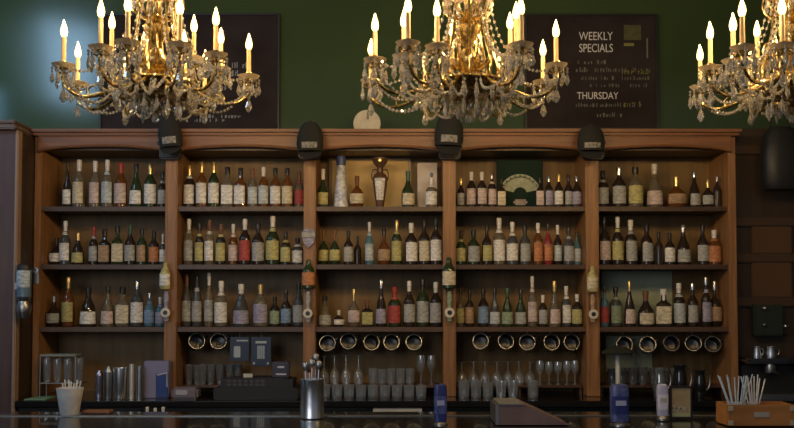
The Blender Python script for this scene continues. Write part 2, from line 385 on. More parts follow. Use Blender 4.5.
R[2, 0] = [(51.5, 296, 13, 'q', 'd', 's', 's'), (68, 277, 11, 's', 'a', 'y', 'g'), (88, 287, 16, 'c', 'd', 'w', 'k'), (107.5, 286, 13, 'c', 'c', 'p', 'k'), (122.2, 287, 13, 'd', 'c', 'k', 'k'), (136.8, 281, 12, 'w', 's', 'w', 's'), (149.4, 293, 10, 's', 'b', 'b', 's'), (160, 297, 9, 's', 'b', 'v', 'w')]
R[2, 1] = [(184, 274, 8.5, 's', 's', 's', 'n'), (196.8, 275, 9, 's', 's', 's', 'k'), (208.8, 273, 8.5, 's', 'c', 's', 'w'), (221, 281, 12, 'w', 'c', 'w', 'w'), (241, 284, 15, 'c', 's', 'v', 'w'), (260.5, 284, 13, 'w', 'c', 'v', 'g'), (274.8, 297, 9, 'w', 'd', 'g', 'k'), (286, 290, 9, 's', 'd', 'b', 'k'), (298.6, 283, 10, 's', 's', 's', 'k')]
R[2, 2] = [(322, 296, 12, 'c', 'c', 's', 'k'), (338.8, 310, 11, 'q', 'd', 'w', 'w'), (353.8, 289, 15, 'q', 'c', 'p', 'g'), (367, 300, 14, 'd', 'd', 'y', 'n'), (381.2, 280, 11.5, 'c', 'd', 'v', 's'), (394.6, 287, 14, 'w', 'g', 'r', 'r'), (409.3, 281, 10.5, 's', 'd', 's', 'w'), (422.8, 279, 12, 'w', 'g', 's', 'k'), (436.6, 282, 10.5, 'w', 'd', 's', 'w')]
R[2, 3] = [(460.5, 289, 9, 's', 'c', 'y', 'k'), (469.6, 290, 9, 'w', 'd', 't', 'k'), (483.4, 289, 11, 'w', 'd', 'b', 'k'), (494.9, 288, 11, 'c', 's', 'q', 'k'), (507.4, 288, 12, 'c', 'g', 'g', 'e'), (520.8, 289, 12, 'c', 'g', 's', 'k'), (532.5, 276, 9.5, 's', 'c', 'p', 'w'), (543, 295, 8.5, 'w', 'd', 's', 'w'), (554.6, 281, 12, 'c', 'c', 'p', 'g'), (566.4, 286, 10, 'w', 's', 'w', 'w'), (579.4, 294, 9, 'w', 'd', 'y', 'w')]
R[2, 4] = [(604.6, 286, 10, 's', 'b', 'r', 'k'), (616, 287, 13.5, 'w', 's', 'g', 'k'), (629.8, 281, 11, 'c', 'd', 'p', 'g'), (646, 291, 16, 'l', 'd', 'k', 'n'), (663.8, 289, 16.5, 'd', 'd', 'k', 'w'), (679.2, 283, 12.5, 'w', 'd', 'q', 'w'), (692.8, 283, 10, 's', 'd', 's', 's'), (706.4, 277, 9, 's', 'd', 'v', 's'), (720.4, 281, 12, 'q', 'd', 't', 's')]
BAY = ['first', 'second', 'third', 'fourth', 'fifth']
ROW = ['top', 'middle', 'bottom']
for (r, bay), lst in R.items():
    z = (Z1, Z2, Z3)[r]
    for i, (px, ty, wd, sh, g, l, cp) in enumerate(lst):
        lab = '%s %s bottle%s, %s, %s shelf, %s bay' % (SHN[sh], GLASS[g][0], (', ' + LAB[l][0] + ' label') if l else '', ordl(i), ROW[r], BAY[bay])
        Y = YF + .07 + rnd.uniform(0, .05)
        gap = min([abs(px - lst[j][0]) * 2 / (1 + lst[j][2] / wd) for j in (i - 1, i + 1) if 0 <= j < len(lst)])
        wd = min(wd * 1.12, gap * .90)
        bottle(px, z, Y, ty, min(wd, 16.5) if sh != 'q' else wd, sh, g, l, cp, lab, 'bottles on the %s shelf of the %s bay' % (ROW[r], BAY[bay]), lim=(X(POSTS[bay][1]), X(POSTS[bay + 1][0])))

# third bay, top shelf: odd pieces
bottle(323, Z1, YF + .08, 169, 11, 'l', 'g', 'y', 'w', 'small green bottle at the left end of the third bay top shelf', 'display pieces on the third bay top shelf')
# framed picture
a, c = P(329, 206.2, 6.24), P(411, 153, 6.24)
fr = thing('framed_print', ((a.x + c.x) / 2, 6.25, Z1), 'pale gold framed print leaning behind the third bay top shelf display', 'picture')
hw, hh = (c.x - a.x) / 2, min(c.z, ZSOF - .004) - Z1
obj('print', box(nb(), -hw + .02, hw - .02, 0, .01, .02, hh - .02), mat('pale_gold_paper', (.62, .45, .20), .6, var=(.52, .36, .14), nscale=5), fr)
b = nb(); box(b, -hw, -hw + .022, -.01, .012, 0, hh); box(b, hw - .022, hw, -.01, .012, 0, hh); box(b, -hw + .022, hw - .022, -.01, .012, 0, .02); box(b, -hw + .022, hw - .022, -.01, .012, hh - .02, hh)
obj('frame', b, mat('tan_frame', (.22, .16, .09), .4), fr)
# tall patterned white decanter
def zt_(px, py, Y): return P(px, py, Y).z
h = zt_(341, 155, 6.08) - Z1; s = 6.08 / F
t = thing('ceramic_decanter', (X(341, 6.08, 200), 6.08, Z1), 'tall white ceramic tower decanter with blue top in the third bay', 'bottle', 'display pieces on the third bay top shelf')
wm = mat('white_blue_glazed', (.66, .68, .72), .25, var=(.30, .34, .46), nscale=45)
prof = [(0, 0), (7.2, 0), (7.4, .02)]
for k in range(9): z = .04 + k * .085; rr = 7.2 - k * .36; prof += [(rr, z), (rr + .3, z + .035), (rr - .5, z + .07)]
prof += [(4.2, .82)]
obj('body', lathe(nb(), [(a * s, z * h) for a, z in prof] + [(0, .82 * h)], 16), wm, t)
obj('stopper', lathe(nb(), [(0, .80 * h), (4.6 * s, .80 * h), (5 * s, .9 * h), (4.4 * s, .97 * h), (0, h)], 14), CAP['b'][1], t)
bottle(357, Z1, 6.06, 176, 15, 'q', 'a', 'k', 'n', 'round amber decanter with cream label before the gold print', 'display pieces on the third bay top shelf')
# two-handled trophy vase
h = zt_(380, 158, 6.06) - Z1
t = thing('trophy_bottle', (X(380, 6.06, 200), 6.06, Z1), 'brown two-handled urn bottle with white label before the gold print', 'bottle', 'display pieces on the third bay top shelf')
br = mat('brown_glaze', (.10, .055, .03), .2)
obj('body', lathe(nb(), [(0, 0), (4 * s, 0), (4.4 * s, .03 * h), (4.5 * s, .1 * h), (7 * s, .45 * h), (7.6 * s, .58 * h), (6.2 * s, .66 * h), (3.4 * s, .70 * h), (3.2 * s, .8 * h), (7 * s, .9 * h), (8.2 * s, .97 * h), (8 * s, h), (0, h)], 20), br, t)
obj('label', lathe(nb(), [(4.85 * s, .15 * h), (6.35 * s, .36 * h), (7.15 * s, .46 * h), (7.75 * s, .58 * h)], 12, arc=(-PI / 2 - .75, -PI / 2 + .75)), LAB['w'][1], t)
obj('gilt_badge', lathe(nb(), [(0, 0), (1.5 * s, .001), (1.5 * s, .004), (0, .005)], 12), CAP['g'][1], t).matrix_local = Matrix.Translation((0, -8.2 * s, .93 * h)) @ Matrix.Rotation(PI / 2, 4, 'X')
for k in (-1, 1):
    obj('handle', tube(nb(), bez([(k * 3.3 * s, 0, .76 * h), (k * 9 * s, 0, .82 * h), (k * 9.5 * s, 0, .6 * h), (k * 7 * s, 0, .55 * h)]), .004), br, t)
bottle(408, Z1, 6.06, 171, 13, 'l', 'g', 'k', 'e', 'green long-necked bottle with cream label in front of the print edge', 'display pieces on the third bay top shelf')
a, c = P(417.5, 200, 6.18), P(437, 163, 6.18)
t = thing('gift_carton', ((a.x + c.x) / 2, 6.2, Z1), 'white bottle gift carton with dark mark, third bay top shelf', 'box', 'display pieces on the third bay top shelf')
hw = (c.x - a.x) / 2; hh = c.z - Z1
obj('carton', box(nb(), -hw, hw, -.03, .05, 0, hh, .003), mat('white_carton', (.60, .54, .50), .5, var=(.5, .43, .38), nscale=10), t)
obj('printed_mark', lathe(nb(), [(0, 0), (.012, 0), (.012, .002), (0, .002)], 14, sy=1.5), CAP['b'][1], t).matrix_local = Matrix.Translation((hw * .45, -.0305, hh * .74)) @ Matrix.Rotation(PI / 2, 4, 'X')
bottle(431.5, Z1, 6.06, 178, 12, 'w', 'c', 'w', 'w', 'clear bottle with white label standing before the white gift carton', 'display pieces on the third bay top shelf')

# green arched pub sign, bay four
a, c = P(497, 206, 6.22), P(543, 160, 6.22)
t = thing('arched_sign', ((a.x + c.x) / 2, 6.22, Z1), 'dark green framed sign with a pale arched emblem, fourth bay top shelf', 'sign')
hw = (c.x - a.x) / 2; hh = c.z - Z1
obj('board', box(nb(), -hw, hw, 0, .02, 0, hh, .003), mat('sign_green', (.008, .026, .018), .7, spec=.2), t)
pale = mat('pale_sage_print', (.36, .40, .30), .5, var=(.27, .31, .22), nscale=40)
def fan(r0, r1, a0, a1, cz, y, n=24, sx=1.):
    b = nb(); A = []
    for k in range(n + 1):
        g_ = a0 + (a1 - a0) * k / n
        A.append([b.verts.new((r * math.cos(g_) * sx, yy, cz + r * math.sin(g_))) for r, yy in ((r0, y), (r1, y), (r1, y + .003), (r0, y + .003))])
    for U, V in zip(A, A[1:]):
        for q in range(4): b.faces.new((U[q], U[(q + 1) % 4], V[(q + 1) % 4], V[q]))
    b.faces.new(A[0]); b.faces.new(A[-1]); return b
obj('arch_band', fan(.128, .152, .25, PI - .25, .10, -.004, sx=.97), pale, t)
obj('arch_field', fan(.045, .120, .22, PI - .22, .115, -.004, sx=1.0), pale, t)
b = nb()
for k in range(9):
    g_ = .55 + k * (PI - 1.1) / 8; ce = Vector((.14 * .97 * math.cos(g_), -.006, .10 + .14 * math.sin(g_)))
    box(b, -.004, .004, -.001, .001, -.007, .007, M=Matrix.Translation(ce) @ Matrix.Rotation(-(g_ - PI / 2), 4, 'Y'))
obj('arch_ornament', b, mat('sign_green_dark', (.02, .05, .03), .5), t)
obj('oval_plate', box(nb(), -.048, .048, -.005, 0, .035, .075, .012), mat('pale_pink_plate', (.42, .36, .36), .5, var=(.2, .17, .18), nscale=60), t)

# pale green panel low in bay five
a, c = P(602, 326, 6.28), P(672, 271, 6.28)
t = thing('green_placard', ((a.x + c.x) / 2, 6.275, Z3), 'pale green panel standing behind bottles, bottom shelf of fifth bay', 'panel')
gp = mat('pale_green_board', (.36, .40, .29), .5, var=(.30, .35, .25), nscale=4)
obj('board', box(nb(), a.x - t.location.x, c.x - t.location.x, 0, .012, 0, c.z - Z3, .003), gp, t)
a, c = P(606, 372, 6.28), P(652, 336, 6.28)
t = thing('green_placard', ((a.x + c.x) / 2, 6.275, a.z), 'pale green panel fixed below the bottom shelf of fifth bay', 'panel')
obj('board', box(nb(), a.x - t.location.x, c.x - t.location.x, 0, .012, 0, c.z - a.z, .003), gp, t)

# ---------------------------------------------------------------- tap handles on the posts
def tap(px, y0, y1, wpx, body, lab, label, round_badge=False):
    Yp = YF - .078
    a = P(px, y1, Yp); h = P(px, y0, Yp).z - a.z; r = wpx / 2 * Yp / F
    t = thing('beer_tap', a, label, 'tap handle', 'beer tap handles fixed to the shelf posts')
    if round_badge:
        obj('shaft', lathe(nb(), [(0, 0), (r * .5, 0), (r * .6, h * .1), (r * .45, h * .5), (r * .6, h * .8), (r * .4, h * .96), (0, h)], 14, sy=.8), body, t)
        obj('badge', lathe(nb(), [(0, 0), (r * 1.05, 0), (r * 1.05, .008), (0, .010)], 20), mat('badge_pale', (.55, .53, .46), .5), t).matrix_local = Matrix.Translation((0, -r * .45, h * .28)) @ Matrix.Rotation(PI / 2, 4, 'X')
        obj('badge_centre', lathe(nb(), [(0, 0), (r * .5, 0), (r * .5, .004), (0, .004)], 16), CAP['k'][1], t).matrix_local = Matrix.Translation((0, -r * .45 - .0085, h * .28)) @ Matrix.Rotation(PI / 2, 4, 'X')
    else:
        pf = [(0, 0), (.85, 0), (1, .03), (1, .56), (.8, .68), (.42, .80), (.38, .97), (0, 1)]
        obj('shaft', lathe(nb(), [(q * r, z * h) for q, z in pf], 16, sy=.8), body, t)
        obj('badge', lathe(nb(), [(r + .002, .12 * h), (r + .002, .55 * h)], 12, sy=.82, arc=(-PI / 2 - 1.2, -PI / 2 + 1.2)), lab, t)
    obj('mount', box(nb(), -.012, .012, r * .3, .0405, h * .2, h * .34), steeld, t)
tap(308.5, 259, 289, 13, GLASS['g'][1], LAB['o'][1], 'green bottle-shaped tap handle with orange-red label on third post')
tap(449, 257, 289, 13.5, GLASS['g'][1], LAB['k'][1], 'green bottle-shaped tap handle with cream label on fourth post')
tap(165, 262, 289, 10.5, MATS['label_yellow'], LAB['w'][1], 'yellow and white tap handle on second post from left')
tap(592.5, 266, 292, 11, MATS['label_yellow'], LAB['k'][1], 'pale yellow tap handle on fifth post, above another')
tap(166, 291, 321, 9, MATS['label_lavender'], None, 'lavender tap handle with round pale badge on second post', True)
tap(308, 291, 322, 9, MATS['label_grey'], None, 'grey tap handle with round badge below the orange-red labelled one', True)
tap(449.5, 291, 321, 9.5, MATS['label_green'], None, 'greenish tap handle with round badge below the cream labelled one', True)
tap(593, 294, 322, 9, MATS['label_tan'], None, 'tan tap handle with round badge low on fifth post', True)
# purple shield badge on third post
a = P(308.5, 248, YF - .052)
t = thing('shield_badge', a, 'grey and purple shield badge fixed above tap handles on third post', 'badge')
h = P(308, 229, YF - .04).z - a.z
b = prism(nb(), [(-.045, h * .8), (-.035, h * .3), (0, 0), (.035, h * .3), (.045, h * .8), (.025, h), (-.025, h)], 0, .014); obj('plate', b, MATS['label_lavender'], t)
obj('crest_band', box(nb(), -.046, .046, -.004, 0, h * .55, h * .85, .002), MATS['label_grey'], t)
# soda siphon style dispenser on the left
a = P(24, 297, 5.66); t = thing('paper_cup_dispenser', (a.x, 5.66, P(24, 318, 5.66).z), 'blue and white canister with steel base mounted on left column', 'dispenser')
hb = P(24, 270, 5.66).z - t.location.z; r = .043
zb = a.z - t.location.z
obj('canister', lathe(nb(), [(0, zb), (r, zb), (r, hb), (0, hb)], 20), mat('canister_blue', (.10, .17, .24), .3), t)
obj('label', lathe(nb(), [(r + .002, zb + .06), (r + .002, hb - .005)], 14, arc=(-PI / 2 - 1.2, -PI / 2 + 1.2)), LAB['q'][1], t)
obj('lid', lathe(nb(), [(0, hb), (r * 1.05, hb), (r * .95, hb + .03), (r * .5, hb + .045), (0, hb + .05)], 20), capm, t)
obj('bracket', box(nb(), x2 + .0008 - t.location.x, -r * .8, .0, .07, zb + .05, zb + .09), steeld, t)
obj('base', lathe(nb(), [(0, 0), (r * .7, 0), (r * .9, .03), (r * 1.15, zb * .5), (r * .8, zb * .8), (r, zb), (0, zb)], 20), steeld, t)
a = P(35.5, 284, 5.72)
t = thing('bottle_opener', a, 'small grey wall bottle opener right of the blue canister', 'bottle opener')
b = box(nb(), -.018, .018, 0, .012, 0, .10, .004); obj('plate', b, steeld, t)
obj('ring', lathe(nb(), [(.010, 0), (.022, 0), (.022, .012), (.010, .012), (.010, 0)], 18, close=False), steeld, t).matrix_local = Matrix.Translation((0, 0.0, .085)) @ Matrix.Rotation(PI / 2, 4, 'X')

# ---------------------------------------------------------------- caps on the post tops
def cap_hat(px, y0, y1, wpx, label, tilt):
    Y = YF - .17; a = P(px, y1, Y); h = P(px, y0, Y).z - a.z; r = wpx / 2 * Y / F
    t = thing('baseball_cap', a, label, 'cap', 'black caps hung along the cornice'); t.rotation_euler = (0, math.radians(tilt), 0)
    obj('crown', lathe(nb(), [(r * .92, h * .18), (r, h * .35), (r * .98, h * .55), (r * .8, h * .8), (r * .45, h * .95), (0, h * .985)], 22, sy=.62, close=False), cloth, t)
    obj('button', lathe(nb(), [(0, h * .97), (.009, h * .975), (.007, h * 1.01), (0, h * 1.02)], 10), cloth, t)
    b = nb(); A = []
    for k in range(17):
        g_ = PI + PI * k / 16; x = r * .95 * math.cos(g_); y = r * .75 * math.sin(g_)
        A.append([b.verts.new(q) for q in ((x, 0, h * .20), (x, 0, h * .17), (x * .95, y, h * .20 - abs(y) * .9 - .004), (x * .95, y, h * .20 - abs(y) * .9))])
    for U, V in zip(A, A[1:]):
        for q in range(4): b.faces.new((U[q], U[(q + 1) % 4], V[(q + 1) % 4], V[q]))
    obj('visor', b, cloth, t)
    obj('front_badge', lathe(nb(), [(.62 * r + .003, h * .24), (.625 * r + .003, h * .40)], 12, sx=.95 / .62, arc=(-PI / 2 - .6, -PI / 2 + .6)), mat('grey_stitching', (.30, .29, .27), .8, var=(.1, .1, .1), nscale=60), t)
cap_hat(172, 112, 155, 24, 'black cap with pale badge hung on second post from left', -6)
cap_hat(310, 121, 158, 27, 'plain rounded black cap with grey stripe on third post', 0)
cap_hat(448, 110, 154, 29, 'black cap with purple-grey badge hung below centre chandelier', 3)
cap_hat(591, 124, 157, 28, 'black cap with pale mark hung under the chalkboard', 0)

# round white plate on the cornice
a = P(367, 127, 6.05); rr = P(367, 111, 6.05).z - a.z
t = thing('round_plaque', (a.x, 6.05, ZTOP), 'round cream plaque standing on cornice left of centre chandelier', 'plaque')
rr = .092
M_ = Matrix.Translation((0, 0, rr - .02)) @ Matrix.Rotation(PI / 2, 4, 'X')
pm = mat('cream_enamel', (.50, .47, .38), .35, var=(.42, .37, .28), nscale=15)
obj('disc', prism(nb(), [(rr * math.cos(g_), max(0, rr - .02 + rr * math.sin(g_))) for g_ in [2 * PI * k / 40 for k in range(40)]], 0, .012), pm, t)
obj('printed_mark', prism(nb(), [(-.004, .10), (.012, .10), (.016, .14), (.0, .15)], -.002, 0), mat('dull_brown_print', (.16, .13, .08), .6), t)

# ---------------------------------------------------------------- chalkboards
def strokes(bm, x0, x1, z, hgt, y=-.002, dens=.02, rs=None):
    x = x0
    while x < x1:
        wd = rs.uniform(.008, .02)
        if rs.random() < .82:
            box(bm, x, x + wd * rs.uniform(.2, .8), y, y + .0015, z, z + hgt * rs.uniform(.5, 1))
            if rs.random() < .6: box(bm, x, x + wd, y, y + .0015, z + hgt * rs.uniform(.2, .5), z + hgt * rs.uniform(.5, .62))
        x += wd + rs.uniform(.003, .010)
    return bm
YW = 6.37
a, c = P(527, 128, YW), P(655, 16, YW)
t = thing('chalkboard', (a.x, YW, a.z), 'black chalkboard headed weekly specials, right of centre chandelier', 'chalkboard')
W_, H_ = c.x - a.x, c.z - a.z
obj('board', box(nb(), 0, W_, 0, .025, 0, H_), chalk, t)
b = nb(); e = .014
box(b, -e, 0, -.01, .025, -e, H_ + e); box(b, W_, W_ + e, -.01, .025, -e, H_ + e); box(b, 0, W_, -.01, .025, -e, 0); box(b, 0, W_, -.01, .025, H_, H_ + e)
obj('frame', b, blackm, t)
def onb(px, py): q = P(px, py, YW - .002); return (q.x - a.x, -.002, q.z - a.z)
text('WEEKLY', .085, onb(579, 40), chalkw, t, sx=.75)
text('SPECIALS', .085, onb(579, 52), chalkw, t, sx=.71)
text('THURSDAY', .072, onb(577, 99), chalkw, t, sx=.80)
rs = random.Random(3)
b = nb()
for (q0, q1, py, hg) in ((578, 610, 64, .03), (576, 650, 72, .035), (576, 612, 80, .03), (622, 650, 80, .03), (590, 620, 87, .028), (626, 648, 87, .028), (576, 606, 107, .03), (606, 640, 107, .036), (597, 625, 117, .035)):
    u0, _, zz = onb(q0, py); u1 = onb(q1, py)[0]; strokes(b, u0, u1, zz, hg, rs=rs)
obj('faded_writing', b, chalkd, t)
b = nb(); u0, _, zz = onb(624, 107); u1 = onb(640, 107)[0]; strokes(b, u0, u1, zz, .04, rs=rs)
u0, _, zz = onb(622, 74); u1 = onb(650, 74)[0]; strokes(b, u0, u1, zz, .04, rs=rs)
obj('yellow_writing', b, chalky, t)
# drawn mug
u0, _, z0 = onb(624, 40); u1, _, z1 = onb(641, 25)
b = box(nb(), u0, u1, -.002, 0, z0, z1); obj('drawn_mug', b, mat('chalk_olive', (.055, .055, .022), .9, var=(.09, .085, .03), nscale=25), t)
u0, _, z0 = onb(624, 46); u1, _, z1 = onb(634, 43); obj('drawn_mug_base', box(nb(), u0, u1, -.002, 0, z0, z1), chalky, t)
obj('chalk_line', box(nb(), onb(646, 0)[0], onb(647.5, 0)[0], -.002, 0, onb(646, 58)[2], onb(646, 38)[2]), chalkd, t)
a, c = P(101, 131, YW), P(278, 15.5, YW)
t = thing('chalkboard', (a.x, YW, a.z), 'large dark chalkboard behind the left chandelier', 'chalkboard')
W_, H_ = c.x - a.x, c.z - a.z
obj('board', box(nb(), 0, W_, 0, .025, 0, H_), chalk, t)
b = nb()
box(b, -e, 0, -.01, .025, -e, H_ + e); box(b, W_, W_ + e, -.01, .025, -e, H_ + e); box(b, 0, W_, -.01, .025, -e, 0); box(b, 0, W_, -.01, .025, H_, H_ + e)
obj('frame', b, blackm, t)
b = nb()
for (q0, q1, py, hg) in ((232, 246, 68, .045), (232, 246, 76, .045), (120, 150, 110, .03), (200, 240, 118, .03), (180, 225, 122, .03), (205, 240, 90, .03)):
    u0, _, zz = onb(q0, py); u1 = onb(q1, py)[0]; strokes(b, u0, u1, zz, hg, rs=rs)
obj('faded_writing', b, mat('chalk_blueish', (.26, .27, .28), .9), t)

# ---------------------------------------------------------------- black bag / speaker top right
a = P(781, 190, 5.9)
t = thing('hanging_bag', (a.x, 5.9, a.z), 'black bag hanging on the dark panelling at far right', 'bag')
h = P(781, 126, 5.9).z - a.z
b = lathe(nb(), [(0, 0), (.10, 0), (.125, .04), (.13, h * .5), (.105, h * .85), (.07, h * .97), (0, h)], 20, sy=.7, sq=3.2)
obj('body', b, mat('black_leather', (.014, .015, .017), .5, bump=.3, nscale=20), t)
obj('strap', tube(nb(), bez([(-.06, 0, h * .95), (-.07, .05, h + .15), (.07, .05, h + .15), (.06, 0, h * .95)]), .008), cloth, t)
obj('hook', tube(nb(), [(0, .2, h + .105), (0, .02, h + .105), (0, 0.0, h + .125)], .006), steeld, t)

# ---------------------------------------------------------------- hanging mugs
def mug(px, py, i, bay, m=steeld):
    Y = YF + .09; a = P(px, py, Y); r = .052
    t = thing('hanging_mug', (a.x, Y, a.z), 'steel mug hanging on a hook below the %s bay, %s' % (BAY[bay], ordl(i)), 'mug', 'mugs hanging below the %s bay' % BAY[bay])
    R_ = Matrix.Rotation(math.radians(74), 4, 'X') @ Matrix.Rotation(math.radians(rnd.uniform(-10, 10)), 4, 'Y')
    R_ = Matrix.Rotation(-math.atan2(a.x, Y) + math.radians(rnd.uniform(2, 14)), 4, 'Z') @ R_
    b = lathe(nb(), [(0, -.05), (r * .86, -.05), (r * .94, -.03), (r, .05), (r + .003, .052), (r - .003, .052), (r * .9, -.025), (0, -.042)], 22)
    bmesh.ops.transform(b, matrix=R_, verts=b.verts); obj('cup', b, mat('dark_pewter', (.05, .05, .05), .3, metal=.8), t)
    b = tube(nb(), [(r * math.cos(k * PI / 12), r * math.sin(k * PI / 12), .052) for k in range(25)], .003, 6)
    bmesh.ops.transform(b, matrix=R_, verts=b.verts); obj('rim', b, steeld, t)
    b = tube(nb(), bez([(0, r * .93, .035), (0, r * 2.0, .05), (0, r * 2.0, -.045), (0, r * .90, -.03)]), .005)
    bmesh.ops.transform(b, matrix=Matrix.Rotation(math.radians(-62), 4, 'Z'), verts=b.verts)
    bmesh.ops.transform(b, matrix=R_, verts=b.verts); obj('handle', b, m, t)
    zz = Z3 - .0335 - a.z
    obj('hook', tube(nb(), [(0, .0, zz), (0, .0, zz - .01), (.0, .01, zz - .03), (0, .03, zz - .032)], .003), steeld, t)
for bay, lst in {1: [(196, 343), (219, 343)], 2: [(328, 345), (348, 343), (370, 344), (391, 344), (414, 344)], 3: [(481, 343), (504, 343), (527, 344), (550, 344), (570, 344)], 4: [(623, 346), (647, 346), (669, 345), (692, 345), (711, 346)]}.items():
    for i, (px, py) in enumerate(lst): mug(px, py, i, bay)

# hanging blue cards
for i, (q0, q1, y0, y1) in enumerate(((230, 249, 337, 361), (251, 271, 337, 366))):
    a, c = P(q0, y1, 6.0), P(q1, y0, 6.0)
    t = thing('hanging_card', ((a.x + c.x) / 2, 6.0, a.z), ['dark blue card with pale round print hung beside mugs, second bay', 'larger dark blue card with pale lines hung at its right'][i], 'card', 'blue cards below the second bay')
    hw, hh = (c.x - a.x) / 2, c.z - a.z
    obj('card', box(nb(), -hw, hw, 0, .006, 0, hh, .002), mat('navy_card', (.012, .025, .06), .4), t)
    pr = mat('pale_blue_print', (.34, .40, .46), .6)
    b = nb()
    if i == 0: box(b, -hw * .6, hw * .1, -.002, 0, hh * .15, hh * .62, .004); box(b, -hw * .3, hw * .9, -.002, 0, hh * .82, hh * .88)
    else:
        for k in range(4): box(b, -.024 + k * .013, -.016 + k * .013, -.002, 0, hh * .25, hh * .7)
        box(b, -hw * .55, hw * .55, -.002, 0, hh * .78, hh * .86)
        for k in (-1, 1): box(b, k * hw * .7 - .006, k * hw * .7 + .006, -.002, 0, hh * .06, hh * .13)
    obj('print', b, pr, t)
    obj('wire', tube(nb(), [(0, .003, hh), (0, .003, Z3 - .03 - a.z)], .0015, 5), steeld, t)

# ---------------------------------------------------------------- glasses
def glass(px, base_z, Y, top_py, wpx, kind, label, group, m=None):
    q = HZ - (base_z - 1.62) * F / Y
    loc = Vector((P(px, q, Y).x, Y, base_z)); h = P(px, top_py, Y).z - base_z; r = wpx / 2 * Y / F; w_ = .0018
    if kind == 'stem':
        pf = [(0, 0), (r * .8, 0), (r * .8, .003), (.006, .008), (.004, h * .38), (r * .5, h * .45), (r * .95, h * .62), (r, h * .75), (r * .85, h), (r * .85 - w_, h), (r - w_, h * .75), (r * .9, h * .63), (0, h * .47)]
    elif kind == 'down':    # stemmed glass standing on its rim
        pf = [(r * .8, 0), (r, h * .22), (r * .96, h * .36), (r * .5, h * .52), (.005, h * .6), (.005, h * .97), (r * .75, h * .985), (r * .75, h), (0, h)]
    elif kind == 'pint':
        pf = [(0, 0), (r * .72, 0), (r, h * .9), (r, h), (r - w_, h), (r * .7, .012), (0, .01)]
    else:
        pf = [(0, 0), (r * .85, 0), (r * .95, h * .1), (r, h), (r - w_, h), (r * .93, .015), (0, .012)]
    o = obj('drinking_glass', lathe(nb(), pf, 16, close=False), m or gl); o.location = loc
    o.name = {'stem': 'stemmed_glass', 'down': 'upturned_stemmed_glass', 'pint': 'pint_glass'}.get(kind, 'tumbler')
    tag(o, label, 'glass', group); return o
def row(xs, z, Y, top, wd, kind, desc, group, m=None):
    for i, x in enumerate(xs): glass(x, z, Y, top + rnd.uniform(-.7, .7), wd, kind, '%s, %s' % (desc, ordl(i)), group, m)
row([324, 334.5, 346, 358.5], ZL, 6.12, 356, 10, 'down', 'tall glass at left of the third bay ledge', 'tall glasses left of the third bay ledge')
row([373, 382, 391, 400.5, 410], ZL, 6.12, 369, 9, 'tumbler', 'short tumbler on the third bay ledge', 'short tumblers on the third bay ledge')
row([421, 431.5], ZL, 6.12, 355, 9, 'stem', 'tall stemmed glass at right of the third bay ledge', 'stemmed glasses right of the third bay ledge')
row([462, 473.5, 485, 497, 508, 519, 530], ZL, 6.12, 362, 10.5, 'down', 'stemmed glass on the fourth bay ledge', 'stemmed glasses on the fourth bay ledge')
row([540, 549, 558, 567, 575], ZL, 6.12, 361, 8.3, 'stem', 'wine glass at right of the fourth bay ledge', 'wine glasses right of the fourth bay ledge')
row([612, 622, 633, 643, 654, 664, 675], ZL, 6.12, 368, 9.5, 'tumbler', 'smoky tumbler on the fifth bay ledge', 'smoky tumblers on the fifth bay ledge', glb)
row([189, 197, 203, 211, 220, 230, 238], ZL, 6.12, 365, 8.5, 'pint', 'bluish glass on the second bay ledge', 'bluish glasses on the second bay ledge', glb)
row([325, 337, 349, 361, 373, 385, 397, 409, 421], ZC, 5.85, 385, 11, 'tumbler', 'tumbler in the front row below the third bay', 'front row tumblers below the third bay', gl)
row([464, 476, 488, 533], ZC, 5.85, 381, 11, 'tumbler', 'tumbler in the front row below the fourth bay', 'front row tumblers below the fourth bay', gl)
row([501, 513], ZC, 5.83, 381, 12, 'pint', 'bright clear pint glass below the fourth bay', 'bright pint glasses below the fourth bay', gl)
row([47, 57.5, 68, 79], P(60, 382, 5.86).z + .0008, 5.86, 358, 9, 'pint', 'clear glass on the small rack below the first bay', 'glasses on the small rack below the first bay')
# rack below bay one
a = P(60, 382, 5.86)
t = thing('glass_rack', (a.x, 5.86, ZC), 'small wire rack with grey top holding four glasses, first bay', 'rack')
hb_ = a.z - ZC; ht = P(60, 353, 5.86).z - ZC
obj('lower_tray', box(nb(), -.112, .16, -.06, .06, hb_ - .006, hb_, .002), steeld, t)
obj('upper_tray', box(nb(), -.112, .12, -.06, .06, ht - .02, ht - .006, .004), mat('grey_green_tray', (.22, .25, .23), .5), t)
for x in (-.108, .118):
    for y in (-.055, .055): obj('leg', tube(nb(), [(x, y, 0), (x, y, ht - .02)], .004, 6), steeld, t)

# steel bar tools, bay one
def shaker(px, y0, y1, wpx, Y, label, m=steel, name='shaker_tin', lid=True, base=ZC):
    a = P(px, y1, Y); r = wpx / 2 * Y / F; h = P(px, y0, Y).z - base
    t = thing(name, (a.x, Y, base), label, 'shaker')
    obj('tin', lathe(nb(), [(0, 0), (r * .8, 0), (r * .86, .01), (r, h * .8), (r, h * .82), (r * .96, h * .82), (r * .8, .02), (0, .015)], 24), m, t)
    if lid: obj('lid', lathe(nb(), [(r * .97, h * .8), (r * .9, h * .86), (r * .5, h * .93), (r * .45, h * .99), (0, h)], 20), m, t)
    return t
shaker(99, 370, 398, 8, 5.82, 'slim lavender steel shaker, leftmost of the bar tools', mat('lavender_metal', (.45, .44, .60), .25, metal=.9))
shaker(108.3, 366, 398, 9.5, 5.80, 'steel shaker tin with rounded lid beside the large one', steeld)
shaker(120, 361, 398, 14, 5.80, 'largest bright steel shaker on the counter, first bay', steel, lid=False)
a = P(131.5, 398, 5.8)
